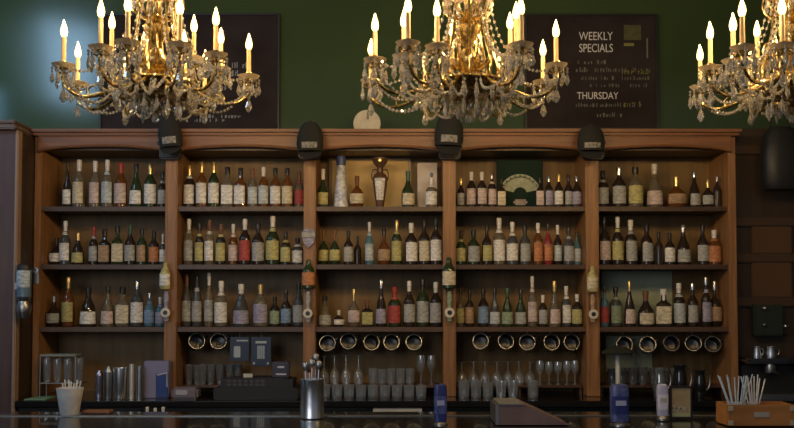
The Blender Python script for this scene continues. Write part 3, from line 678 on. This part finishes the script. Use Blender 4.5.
for i, (px, y0, wd, lb) in enumerate(((131.5, 364, 5, 'tall thin pale steel tube right of the big shaker'), (139.5, 366, 7, 'darker steel tube next to the blue carton'))):
    a = P(px, 398, 5.8); o = obj('steel_tube', lathe(nb(), [(0, 0), (wd / 2 * 5.8 / F, 0), (wd / 2 * 5.8 / F, P(px, y0, 5.8).z - ZC), (wd * .4 * 5.8 / F, P(px, y0, 5.8).z - ZC), (wd * .4 * 5.8 / F, .01), (0, .01)], 16), (mat('pale_satin_metal', (.75, .75, .70), .35, metal=.7), steeld)[i]); o.location = (a.x, 5.8, ZC); tag(o, lb, 'tube')
a, c = P(144, 399, 5.85), P(169, 361, 5.85)
t = thing('blue_carton', ((a.x + c.x) / 2, 5.88, ZC), 'lavender and blue carton standing below the second post', 'carton')
hw, hh = (c.x - a.x) / 2, c.z - ZC
obj('carton_body', box(nb(), -hw, hw, -.04, .04, 0, hh, .004), mat('lavender_card', (.20, .20, .33), .5), t)
obj('side_patch', box(nb(), 0, hw * .96, -.044, -.040, hh * .02, hh * .66, .002), mat('deep_blue_card', (.02, .05, .22), .4), t)
obj('spout', tube(nb(), [(hw * .1, -.045, hh * .62), (hw * .9, -.045, hh * .68), (hw * .9, -.045, hh * .3)], .006), mat('pale_lavender_plastic', (.5, .48, .62), .4), t)
a = P(186, 400, 5.8)
t = thing('card_reader', (a.x, 5.8, ZC), 'low grey card reader on the counter below second bay', 'card reader')
obj('housing', box(nb(), -.085, .085, -.05, .06, 0, .075, .015), mat('mauve_plastic', (.16, .13, .15), .4), t)
obj('screen', box(nb(), -.055, .02, -.054, -.049, .03, .062, .004), mat('pale_screen', (.36, .36, .42), .3), t)

# cash register
a = P(256, 401, 5.82)
t = thing('cash_register', (a.x, 5.86, ZC), 'black cash register on the counter below the second bay', 'cash register')
obj('drawer_base', box(nb(), -.26, .28, -.12, .16, 0, .075, .008), blackm, t)
obj('body', prism(nb(), [(-.22, .075), (.24, .075), (.24, .125), (.12, .135), (-.22, .13)], -.08, .14), blackm, t)
obj('display', box(nb(), .10, .21, -.03, .04, .13, .235, .008), mat('navy_plastic', (.035, .035, .06), .3), t)
b = nb(); box(b, .135, .18, -.034, -.03, .195, .207, .003); box(b, .125, .195, -.034, -.03, .150, .160, .003); obj('readout', b, mat('pale_readout', (.5, .5, .6), .5), t)
b = nb()
for i in range(7):
    for k in range(2): box(b, -.18 + i * .036, -.155 + i * .036, -.084, -.078, .084 + k * .022, .10 + k * .022, .002)
obj('keys', b, mat('dark_grey_keys', (.06, .06, .065), .5), t)
obj('receipt', box(nb(), -.09, -.03, .0, .03, .13, .155, .002), mat('receipt_paper', (.45, .45, .43), .6), t)

# dark jugs right bay
a = P(604, 384, 6.0)
t = thing('table_lamp', (X(618, 5.88, 384), 5.88, ZC), 'dark domed lamp with white stem below the fifth bay', 'lamp')
hz = P(618, 354, 5.88).z - ZC
obj('stem', tube(nb(), [(0, 0, 0), (0, 0, hz)], .016, 12), mat('white_stem', (.55, .56, .52), .4), t)
obj('shade', lathe(nb(), [(.10, hz), (.105, hz + .012), (.06, hz + .045), (0, hz + .05), (0, hz + .04), (.09, hz)], 24, close=False), mat('dark_green_shade', (.03, .035, .03), .3), t)
obj('base', lathe(nb(), [(0, 0), (.06, 0), (.055, .012), (0, .02)], 20), blackm, t)
for i, (px, y0, wd, lb) in enumerate(((660, 356, 14, 'dark ribbed jug below the fifth bay, left one'), (680, 353, 15, 'tall dark jug with pale rim below the fifth bay'), (700, 358, 13, 'small black pot near the right end of the counter'))):
    a = P(px, 400, 5.86); r = wd / 2 * 5.86 / F; h = P(px, y0 + 12, 5.86).z - ZC
    t = thing('jug', (a.x, 5.86, ZC), lb, 'jug')
    obj('body', lathe(nb(), [(0, 0), (r * .8, 0), (r, h * .3), (r * .85, h * .7), (r * .7, h * .85), (r * .85, h), (r * .78, h), (r * .6, h * .8), (0, h * .2)], 20), glb if i == 0 else blackg, t)
    obj('handle', tube(nb(), bez([(r * .7, 0, h * .9), (r * 1.9, 0, h * .9), (r * 1.7, 0, h * .3), (r * .95, 0, h * .3)]), .006), steeld, t)

# espresso machine far right
a = P(745, 405, 5.8); c = P(800, 364, 5.8)
t = thing('coffee_machine', (P(775, 400, 5.9).x, 5.95, ZC), 'black coffee machine at the far right of the counter', 'coffee machine')
h = c.z - ZC
b = box(nb(), -.20, .30, -.05, .2, 0, h, .02); obj('housing', b, blackm, t)
obj('top_tray', box(nb(), -.21, .31, -.15, .2, h, h + .035, .012), blackg, t)
obj('drip_tray', box(nb(), -.18, .28, -.18, -.05, 0, .03, .006), steeld, t)
for k in (-1, 1):
    g = obj('group_head', lathe(nb(), [(0, 0), (.032, 0), (.036, .03), (.03, .06), (0, .06)], 18), steeld, t); g.location = (k * .1 + .05, -.1, h - .06)
    hd = obj('portafilter_handle', tube(nb(), [(0, 0, .01), (0.01, -.11, .0)], .011, 10), capm, t); hd.location = (k * .1 + .05, -.12, h - .06)
for i, (px, py) in enumerate(((771, 361), (757, 366))):
    r = (.033, .026)[i]; q = thing('metal_jug', (P(px, py, 5.93).x, 5.93, ZC + h + .0355), ['shiny steel jug on the coffee machine', 'small dull steel jug left of the shiny one'][i], 'jug')
    obj('body', lathe(nb(), [(0, 0), (r, 0), (r * 1.1, .02), (r * .8, .06), (r * .9, .07), (r * .8, .07), (r * .7, .02), (0, .015)], 18), steel, q)
    obj('handle', tube(nb(), bez([(r * .8, 0, .06), (r * 2, 0, .06), (r * 1.9, 0, .015), (r, 0, .015)]), .003, 6), steel, q)
# dark wall fixture with two lamps
a = P(768, 336, 6.05)
t = thing('wall_fixture', (a.x, 6.03, a.z), 'dark green black wall fixture with small steel knobs, right panelling', 'fixture')
obj('back_plate', box(nb(), -.10, .10, 0, .06, 0, .21, .01), mat('green_black_metal', (.018, .026, .018), .4), t)
for i, (kx, kz, r) in enumerate(((-.03, .185, .014), (-.035, .075, .012), (.11, .065, .015))):
    k = obj('knob', lathe(nb(), [(0, 0), (r, 0), (r * 1.1, .012), (r * .7, .02), (0, .024)], 14), steeld, t); k.matrix_local = Matrix.Translation((kx, 0, kz)) @ Matrix.Rotation(PI / 2, 4, 'X')

# ---------------------------------------------------------------- front bar
ZB = P(70, 414.5, 4.5).z
bar = thing('front_bar', (0, 4.1, 0), 'glossy black bar counter along the bottom edge', 'bar counter')
obj('bar_top', rel(bar, box(nb(), -4.2, 4.2, 3.75, 4.62, ZB - .05, ZB, .006)), blackg, bar)
obj('bar_front', rel(bar, box(nb(), -4.1, 4.1, 3.95, 4.0, 0, ZB - .05)), darkwood, bar)
obj('edge_rail', rel(bar, box(nb(), -4.2, 4.2, 4.42, 4.46, ZB, ZB + .004, .001)), mat('dull_grey_rail', (.16, .17, .17), .3, metal=.6), bar)

ZB += .0048
def on_bar(px, Y):
    return Vector((P(px, HZ + (1.62 - ZB) * F / Y, Y).x, Y, ZB))
# white cup of straws
def straw_cup(px, Y, top, rpx, cupm, strawm, n, label, cupfrac, seed, base_z=None, straw_top=None, spread=.9):
    p = on_bar(px, Y)
    if base_z is not None: p.z = base_z
    r = rpx * Y / F; h = P(px, top, Y).z - p.z; rs = random.Random(seed)
    t = thing('straw_cup', p, label, 'cup')
    ch = h * cupfrac
    obj('cup', lathe(nb(), [(0, 0), (r * .62, 0), (r * .66, .004), (r * .98, ch), (r * .94, ch), (r * .6, .008), (0, .008)], 20), cupm, t)
    E = []
    for i in range(n):
        a0 = 2 * PI * i / n + rs.uniform(-.2, .2); rr = r * rs.uniform(.3, .5); L = h * rs.uniform(.92, 1.04)
        q = Vector((math.cos(a0) * rr * .7, math.sin(a0) * rr * .7, .012)); k_ = rs.uniform(.5, 1.05)
        E.append((q, Vector((math.cos(a0) * r * spread * k_, math.sin(a0) * r * spread * .6 * k_, L))))
    for i, (q, e_) in enumerate(sorted(E, key=lambda u: u[1].x)):
        o = obj('drinking_straw', tube(nb(), [q, e_], .0030, 6), strawm); o.location = p
        tag(o, 'thin straw, %s, in the %s' % (ordl(i), label), 'straw', 'straws in the ' + label)
    return t
wcup = mat('white_paper_cup', (.62, .62, .62), .5, var=(.5, .5, .52), nscale=20)
wst = mat('white_straw', (.72, .72, .72), .5); bst = mat('pale_blue_straw', (.45, .56, .66), .4)
straw_cup(69.5, 4.45, 381, 13.5, wcup, wst, 12, 'white ribbed cup at the left of the bar', .80, 1)

# tray under the cup
p = on_bar(85, 4.5)
t = thing('wooden_tray', (p.x, 4.5, ZB), 'small orange-brown tray behind the left straw cup', 'tray')
obj('tray_base', box(nb(), -.02, .12, .0, .08, 0, .012, .004), mat('orange_brown_wood', (.24, .10, .045), .4), t)

# steel canister with pour spouts
p = on_bar(312, 4.35)
t = thing('steel_canister', p, 'tall polished steel canister on the bar below third post', 'canister')
r = 12 * 4.35 / F; h = P(312, 379, 4.35).z - ZB
obj('wall', lathe(nb(), [(0, 0), (r, 0), (r, .006), (r * .97, .01), (r * .97, h - .008), (r * 1.02, h - .004), (r * 1.02, h), (r * .93, h), (r * .93, .02), (0, .02)], 32), steel, t)
for i, (dx, dy, hh_, kk) in enumerate(((-.025, 0, .075, 'c'), (.0, -.012, .10, 's'), (.024, .006, .085, 'c'), (.012, .022, .14, 's'), (-.012, .022, .06, 'd'))):
    q = p + Vector((dx, dy, .025))
    o = thing('bar_spoon' if kk == 's' else 'pour_spout', q, '%s sticking out of the steel canister, %s' % ('steel bar spoon' if kk == 's' else 'grey pour spout', ordl(i)), 'bar tool', 'tools in the steel canister')
    obj('rod', tube(nb(), [(0, 0, 0), (dx * .3, 0, h - .03 + hh_ * .6)], .0035, 7), steel, o)
    hd = obj('head', lathe(nb(), [(0, 0), (.010, .005), (.017, .025), (.014, .04), (0, .052)], 14, sy=.5), steeld if kk != 'd' else CAP['n'][1], o); hd.location = (dx * .3, 0, h - .035 + hh_ * .6)

# blue taps and lavender handle
def tower(px, y0, wpx, Y, cols, label, name='tap_tower', cat='beer tap'):
    p = on_bar(px, Y); r = wpx / 2 * Y / F; h = P(px, y0, Y).z - ZB
    t = thing(name, p, label, cat)
    obj('base', lathe(nb(), [(0, 0), (r * 1.1, 0), (r * 1.1, .01), (r * .7, .02), (0, .02)], 18), steeld, t)
    obj('handle_body', lathe(nb(), [(0, .02), (r * .92, .02), (r * .98, h * .3), (r, h * .85), (r * .9, h * .97), (r * .6, h), (0, h)], 20, sy=.7, sq=4), cols[0], t)
    A = -PI / 2
    rad = lambda z: r * (1 if z > .3 else .95)
    obj('badge', lathe(nb(), [(r * .99, h * .30), (r * 1.03, h * .5), (r * 1.03, h * .72)], 12, sy=.72, sq=4, arc=(A - .9, A + .9)), cols[1], t)
    obj('emblem', lathe(nb(), [(r * 1.08, h * .50), (r * 1.08, h * .62)], 10, sy=.76, sq=4, arc=(A - .5, A + .5)), cols[2], t)
bl = mat('deep_blue_enamel', (.03, .04, .17), .25); bl2 = mat('bright_blue_print', (.10, .13, .30), .3, var=(.04, .05, .20), nscale=60); lv = mat('pale_lavender_enamel', (.38, .40, .60), .3)
tower(440.5, 384, 13, 4.05, (bl, bl2, lv), 'slim deep blue beer tap handle left of the brown board')
tower(619.5, 384, 18, 4.05, (bl2, bl, lv), 'wide blue patterned beer tap handle right of the brown board')
tower(662.5, 384, 11, 4.25, (lv, mat('white_lav', (.6, .6, .75), .4), MATS['label_grey']), 'narrow lavender beer tap handle beside the small framed menu')

# framed menu
p = on_bar(681.5, 4.3); h = P(681, 386, 4.3).z - ZB; hw = 11 * 4.3 / F
t = thing('menu_holder', p, 'small black framed beige menu card standing on bar', 'menu')
b = nb(); box(b, -hw, -hw + .008, 0, .015, 0, h, .001); box(b, hw - .008, hw, 0, .015, 0, h, .001); box(b, -hw + .008, hw - .008, 0, .015, 0, .008); box(b, -hw + .008, hw - .008, 0, .015, h - .01, h)
obj('frame', b, blackm, t)
obj('card', box(nb(), -hw + .008, hw - .008, .004, .012, .008, h - .01), mat('beige_card', (.34, .27, .17), .6, var=(.28, .22, .13), nscale=15), t)
b = nb(); strokes(b, -hw + .014, hw - .014, h * .22, h * .22, y=.0022, rs=rs); obj('print', b, mat('pale_card_print', (.5, .48, .42), .7), t)
obj('green_band', box(nb(), -hw + .010, hw - .010, .002, .004, .010, h * .18), mat('pale_green_print', (.36, .40, .24), .6), t)

# wooden caddy
p = on_bar(755, 4.12); ht = P(755, 403, 4.12).z - ZB; hw = 33 * 4.12 / F
t = thing('wooden_caddy', p, 'orange-brown wooden caddy with metal corners at right end of bar', 'caddy')
cw = mat('caddy_orange_wood', (.42, .19, .055), .35, var=(.32, .13, .035), scale=(1, 8, 8), nscale=4)
b = nb(); box(b, -hw + .012, hw - .012, -.075, -.063, 0, ht, .002); box(b, -hw + .012, hw - .012, .063, .075, 0, ht, .002); box(b, -hw, -hw + .012, -.075, .075, 0, ht, .002); box(b, hw - .012, hw, -.075, .075, 0, ht, .002); box(b, -hw + .012, hw - .012, -.063, .063, 0, .01)
obj('box_sides', b, cw, t)
for kx in (-1, 1):
    for kz in (0, 1):
        b = box(nb(), -.011, .011, -.079, -.0755, -.011, .011, .001)
        o = obj('metal_corner', b, mat('brass_corner', (.7, .62, .4), .35, metal=.7), t); o.location = (kx * (hw - .013), 0, .014 + kz * (ht - .030))
obj('name_plate', box(nb(), -.035, .035, -.079, -.0755, ht * .42, ht * .66, .001), mat('grey_plate', (.35, .33, .30), .4), t)
straw_cup(737, 4.125, 376, 10, mat('clear_plastic_cup', (.42, .46, .5), .3), bst, 12, 'left straw bundle in the wooden caddy', .40, 4, base_z=ZB + .011, spread=2.0)
straw_cup(754, 4.13, 376, 6, mat('grey_plastic_cup', (.42, .42, .42), .4), wst, 8, 'right straw bundle in the wooden caddy', .40, 9, base_z=ZB + .011, spread=2.0)

# sloping brown lid
p = on_bar(520, 4.2); s_ = 4.2 / F
t = thing('sloping_box', p, 'mauve-brown wooden box with sloping right side on the bar', 'box')
h = P(520, 402, 4.2).z - ZB
obj('box_body', prism(nb(), [(-24 * s_, 0), (-24 * s_, h), (2 * s_, h), (44 * s_, 0)], -.12, .12), mat('mauve_brown_wood', (.18, .12, .12), .4, var=(.14, .09, .085), nscale=6), t)
obj('steel_edge', box(nb(), -27 * s_, -24 * s_, -.12, .12, 0, h, .001), steeld, t)
obj('top_trim', box(nb(), -24 * s_, 0, -.125, .125, h, h + .006, .002), mat('grey_trim', (.2, .2, .2), .4), t)

# small bottles in the speed rail behind the bar
sr = thing('speed_rail', (P(155, 424, 5.0).x, 5.0, P(155, 430, 5.0).z), 'black bottle rail behind the left part of the bar', 'rail')
b = box(nb(), -.3, .3, -.05, .05, 0, .01); box(b, -.3, .3, -.055, -.05, 0, .06); box(b, -.3, .3, .05, .055, 0, .06); obj('trough', b, steeld, sr)
obj('bracket', box(nb(), -.28, .28, -.03, .03, -sr.location.z, -.0, 0), blackm, sr)
for i, px in enumerate((147, 155, 163)):
    bottle(px, sr.location.z + .011, 5.0, 407 + i % 2, 8, 'w', 's', 'w', 'w', 'short bottle with white cap in the rail behind the bar, ' + ordl(i), 'bottles in the rail behind the bar')
# green glow line on the counter, put in as a pale green strip
a, c = P(12, 399, 5.75), P(50, 395.5, 6.0)
t = obj('glow_strip', box(nb(), P(38, 398, 5.9).x - .02, P(56, 398, 5.9).x, 5.72, 5.95, ZC, ZC + .006, .002), mat('pale_green_glow', (.20, .36, .24), .5)); tag(t, 'pale green strip standing in for a glow, left end of the back counter', 'glow strip')

# ---------------------------------------------------------------- chandeliers
def chandelier(cx_px, D0, tips, name_label, seed):
    rs = random.Random(seed)
    cxx = P(cx_px, 60, D0).x
    z_ring = P(cx_px, 88, D0).z
    root = thing('crystal_chandelier', (cxx, D0, z_ring), name_label, 'chandelier', 'gilded crystal chandeliers above the bar')
    O = root.location
    # body: everything local to root
    top = 5.0 - O.z
    prof = [(0, -.115), (.012, -.11), (.022, -.085), (.012, -.065), (.03, -.045), (.055, -.02), (.06, .0), (.045, .02), (.02, .035), (.028, .06), (.05, .09), (.055, .12), (.035, .15), (.018, .17),
            (.03, .20), (.05, .235), (.058, .26), (.035, .29), (.02, .31), (.016, .36), (.03, .39), (.07, .42), (.05, .46), (.014, .49), (.012, .60), (.03, .63), (.012, .67), (0, .67)]
    b = lathe(nb(), prof, 24)
    obj('central_column', b, brass, root)
    obj('ceiling_rod', tube(nb(), [(0, 0, .66), (0, 0, top - .001)], .008, 8), brass, root)
    # dish
    b = lathe(nb(), [(.03, -.03), (.09, -.04), (.14, -.02), (.165, .012), (.172, .014), (.168, .022), (.14, -.008), (.09, -.026), (.03, -.016)], 36, close=False)
    for k in range(28):
        a = 2 * PI * k / 28; lathe(b, [(0, -.006), (.006, -.004), (.006, .004), (0, .006)], 6, (math.cos(a) * .172, math.sin(a) * .172, .016))
    obj('dish', b, brass, root)
    b = lathe(nb(), [(.02, .385), (.095, .40), (.125, .435), (.12, .44), (.09, .41), (.02, .395)], 28, close=False)
    obj('crown', b, brass, root)
    for k in range(8):   # leaf scrolls on the body
        a = 2 * PI * k / 8 + .3; d = Vector((math.cos(a), math.sin(a), 0))
        pts = bez([d * .04 + Vector((0, 0, .08)), d * .12 + Vector((0, 0, .10)), d * .16 + Vector((0, 0, .22)), d * .06 + Vector((0, 0, .24)), d * .09 + Vector((0, 0, .17))], 12)
        obj('scroll', tube(nb(), pts, .006, 6, .003), brass, root)
        pts = bez([d * .03 + Vector((0, 0, .30)), d * .14 + Vector((0, 0, .30)), d * .13 + Vector((0, 0, .44)), d * .07 + Vector((0, 0, .40))], 12)
        obj('scroll', tube(nb(), pts, .005, 6, .003), brass, root)
    for i, tp in enumerate(tips):
        if len(tp) == 3:
            px, py, zf = tp
            # height zf above eye gives the depth
            dy = (HZ - py) / F; Y = zf / dy
            fl = P(px, py, Y)
            for _ in range(6): Y *= (1.62 + zf - 1.62) / (fl.z - 1.62); fl = P(px, py, Y)
            fl = fl - O
        else:
            fl = Vector(tp[:3]) ; 
            fl.z = fl.z + 1.62 - O.z
        Rr = math.hypot(fl.x, fl.y); ang = math.atan2(fl.y, fl.x); d = Vector((math.cos(ang), math.sin(ang), 0))
        tipz = fl.z - .025 - .125
        tip = Vector((fl.x, fl.y, tipz))
        sz = max(-.02, tipz - .16)
        start = d * .04 + Vector((0, 0, max(.0, sz)))
        low = min(tipz, start.z) - .09
        pts = bez([start, d * (Rr * .35) + Vector((0, 0, start.z + .09)), d * (Rr * .55) + Vector((0, 0, low - .02)), d * (Rr * .95) + Vector((0, 0, low - .03)), d * (Rr * 1.06) + Vector((0, 0, tipz - .05)), tip - Vector((0, 0, .018))], 20)
        b = tube(nb(), pts, .0095, 8, .006)
        m_ = pts[10]
        tube(b, bez([m_, m_ + Vector((0, 0, .05)) + d * .02, m_ + Vector((0, 0, .06)) - d * .04, m_ + Vector((0, 0, .025)) - d * .025], 8), .004, 6, .002)
        m_ = pts[6]
        tube(b, bez([m_, m_ - Vector((0, 0, .05)) - d * .01, m_ - Vector((0, 0, .05)) + d * .04, m_ - Vector((0, 0, .02)) + d * .03], 8), .004, 6, .002)
        lathe(b, [(0, -.022), (.008, -.02), (.012, -.008), (.016, 0), (.016, .022), (.011, .022), (0, .018)], 12, tip)
        arm = obj('arm', b, brass, root)
        b = lathe(nb(), [(.010, -.004), (.03, -.008), (.044, .004), (.048, .010), (.043, .008), (.028, -.003), (.010, .0)], 20, tip, close=False)
        pan = obj('drip_pan', b, mat('gilt_glass_pan', (.80, .66, .42), .12, metal=.35, trans=.4), None); pan.parent = arm
        lean = Vector((0, 0, 1))
        cn = obj('candle_sleeve', lathe(nb(), [(0, .018), (.0095, .018), (.009, .118), (.007, .125), (0, .125)], 12, tip), candle, None); cn.parent = arm
        fb = lathe(nb(), [(0, .122), (.007, .124), (.0125, .133), (.015, .147), (.012, .164), (.005, .186), (.001, .196), (0, .198)], 12, tip)
        fo = obj('flame_bulb', fb, flame, None); fo.parent = arm
        ld = bpy.data.lights.new('bulb_light', 'POINT'); ld.energy = CANDLE_POWER; ld.color = (1., .66, .30); ld.shadow_soft_size = .004
        lo = bpy.data.objects.new('bulb_light', ld); COL.objects.link(lo); lo.parent = arm; lo.location = tip + Vector((0, 0, .205))
        for k in range(7):
            a = 2 * PI * k / 7 + rs.uniform(-.2, .2); q = tip + Vector((math.cos(a) * .044, math.sin(a) * .044, -.002))
            b = nb(); L = rs.uniform(.045, .062); gem(b, q, .007, .015); gem(b, q - Vector((0, 0, .014)), .0065, .014); gem(b, q - Vector((0, 0, .027)), rs.uniform(.0095, .0125), L)
            g_ = obj('crystal_drop', b, crystal, None, smooth=False); g_.parent = arm
        # swag from arm to the column
        side = Vector((-d.y, d.x, 0))
        b = nb(); q = tip - Vector((0, 0, .045))
        for k in range(3): gem(b, q - Vector((0, 0, .016 * k)), .0075, .017, 6)
        gem(b, q - Vector((0, 0, .047)), .016, .06, 8)
        pc = obj('large_pendant', b, crystal, None, smooth=False); pc.parent = arm
        sw = [bez([d * .09 + Vector((0, 0, .42)), d * (Rr * .30) + Vector((0, 0, .12)), d * (Rr * .7) + Vector((0, 0, tipz - .06)), tip + Vector((0, 0, .005))], 22),
              bez([d * .165 + side * .03 + Vector((0, 0, .01)), d * (Rr * .6) + side * .05 + Vector((0, 0, low - .11)), tip + side * .03 - Vector((0, 0, .07)), tip], 20),
              bez([d * .165 - side * .03 + Vector((0, 0, .01)), d * (Rr * .6) - side * .09 + Vector((0, 0, low - .04)), tip - side * .04 - Vector((0, 0, .12)), tip - Vector((0, 0, .01))], 20)]
        for ps in sw:
            b = nb()
            for q in ps[1:-1]: gem(b, q + Vector((0, 0, .008)), .0072, .016, 5)
            tube(b, ps, .001, 4)
            obj('bead_swag', b, crystal, root, smooth=False)
        # small leaf cluster under the candle cup
        b = nb()
        for k in range(5):
            a = 2 * PI * k / 5; e_ = Vector((math.cos(a), math.sin(a), 0))
            tube(b, bez([tip - Vector((0, 0, .02)), tip + e_ * .03 - Vector((0, 0, .035)), tip + e_ * .04 - Vector((0, 0, .01)), tip + e_ * .03 - Vector((0, 0, .012))], 8), .0035, 6, .002)
        lf = obj('leaf_cluster', b, brass, None); lf.parent = arm
    # open gilded basket around the column
    for k in range(8):
        a = 2 * PI * k / 8; d = Vector((math.cos(a), math.sin(a), 0))
        b = tube(nb(), bez([d * .10 + Vector((0, 0, .02)), d * .19 + Vector((0, 0, .09)), d * .03 + Vector((0, 0, .20)), d * .10 + Vector((0, 0, .30)), d * .07 + Vector((0, 0, .40))], 14), .0065, 6, .0045)
        obj('basket_rib', b, brass, root)
    for ring, (rad_, z0, cnt, L) in enumerate(((.168, .004, 18, .075), (.10, -.045, 12, .075), (.10, .40, 10, .06), (.05, -.06, 6, .06))):
        for k in range(cnt):
            a = 2 * PI * (k + .5 * (ring % 2)) / cnt + rs.uniform(-.05, .05); q = Vector((math.cos(a) * rad_, math.sin(a) * rad_, z0))
            b = nb(); gem(b, q, .006, .014); gem(b, q - Vector((0, 0, .013)), .011, L * rs.uniform(.75, 1.1) )
            obj('pendant_crystal', b, crystal, root, smooth=False)
    b = lathe(nb(), [(0, -.115), (.012, -.122), (.016, -.134), (.012, -.146), (0, -.152)], 10); obj('finial_ball', b, crystal, root, smooth=False)
    return root
T1, T2 = 1.128, 1.20
chandelier(156, 3.8, [(64, 31, T1), (78, 52, T1), (101, 11, T1), (128, 5, T1), (180, 8, T1), (216, 19, T1), (249, 44, T1), (221, 38, T2), (194, 26, T2), (112, 23, T2), (184, 40, T2), (146, 36, T2), (126, 62, T1), (205, 60, T1)],
           'leftmost crystal and brass chandelier, over the first and second bays', 1)
chandelier(468, 3.8, [(375, 25, T1), (371, 49, T1), (408, 6, T1), (404, 21, T1), (437, 10, T1), (477, 34, T2), (516, 13, T2), (521, 8, T1), (510, 23, T2), (543, 50, T1), (556, 31, T1), (452, 30, T2), (500, 62, T1), (425, 62, T1)],
           'middle crystal and brass chandelier beside the weekly specials chalkboard', 2)
chandelier(792, 3.8, [(700, 55, 1.10), (710, 33, 1.10), (733, 25, 1.10), (742, 10, 1.10), (757, 31, 1.18), (782, 8, 1.10), (830, 8, 1.1), (865, 25, 1.1), (885, 45, 1.1), (840, 55, 1.1), (775, 45, 1.18), (750, 60, 1.1)],
           'rightmost crystal and brass chandelier, cut by the frame edge', 3)
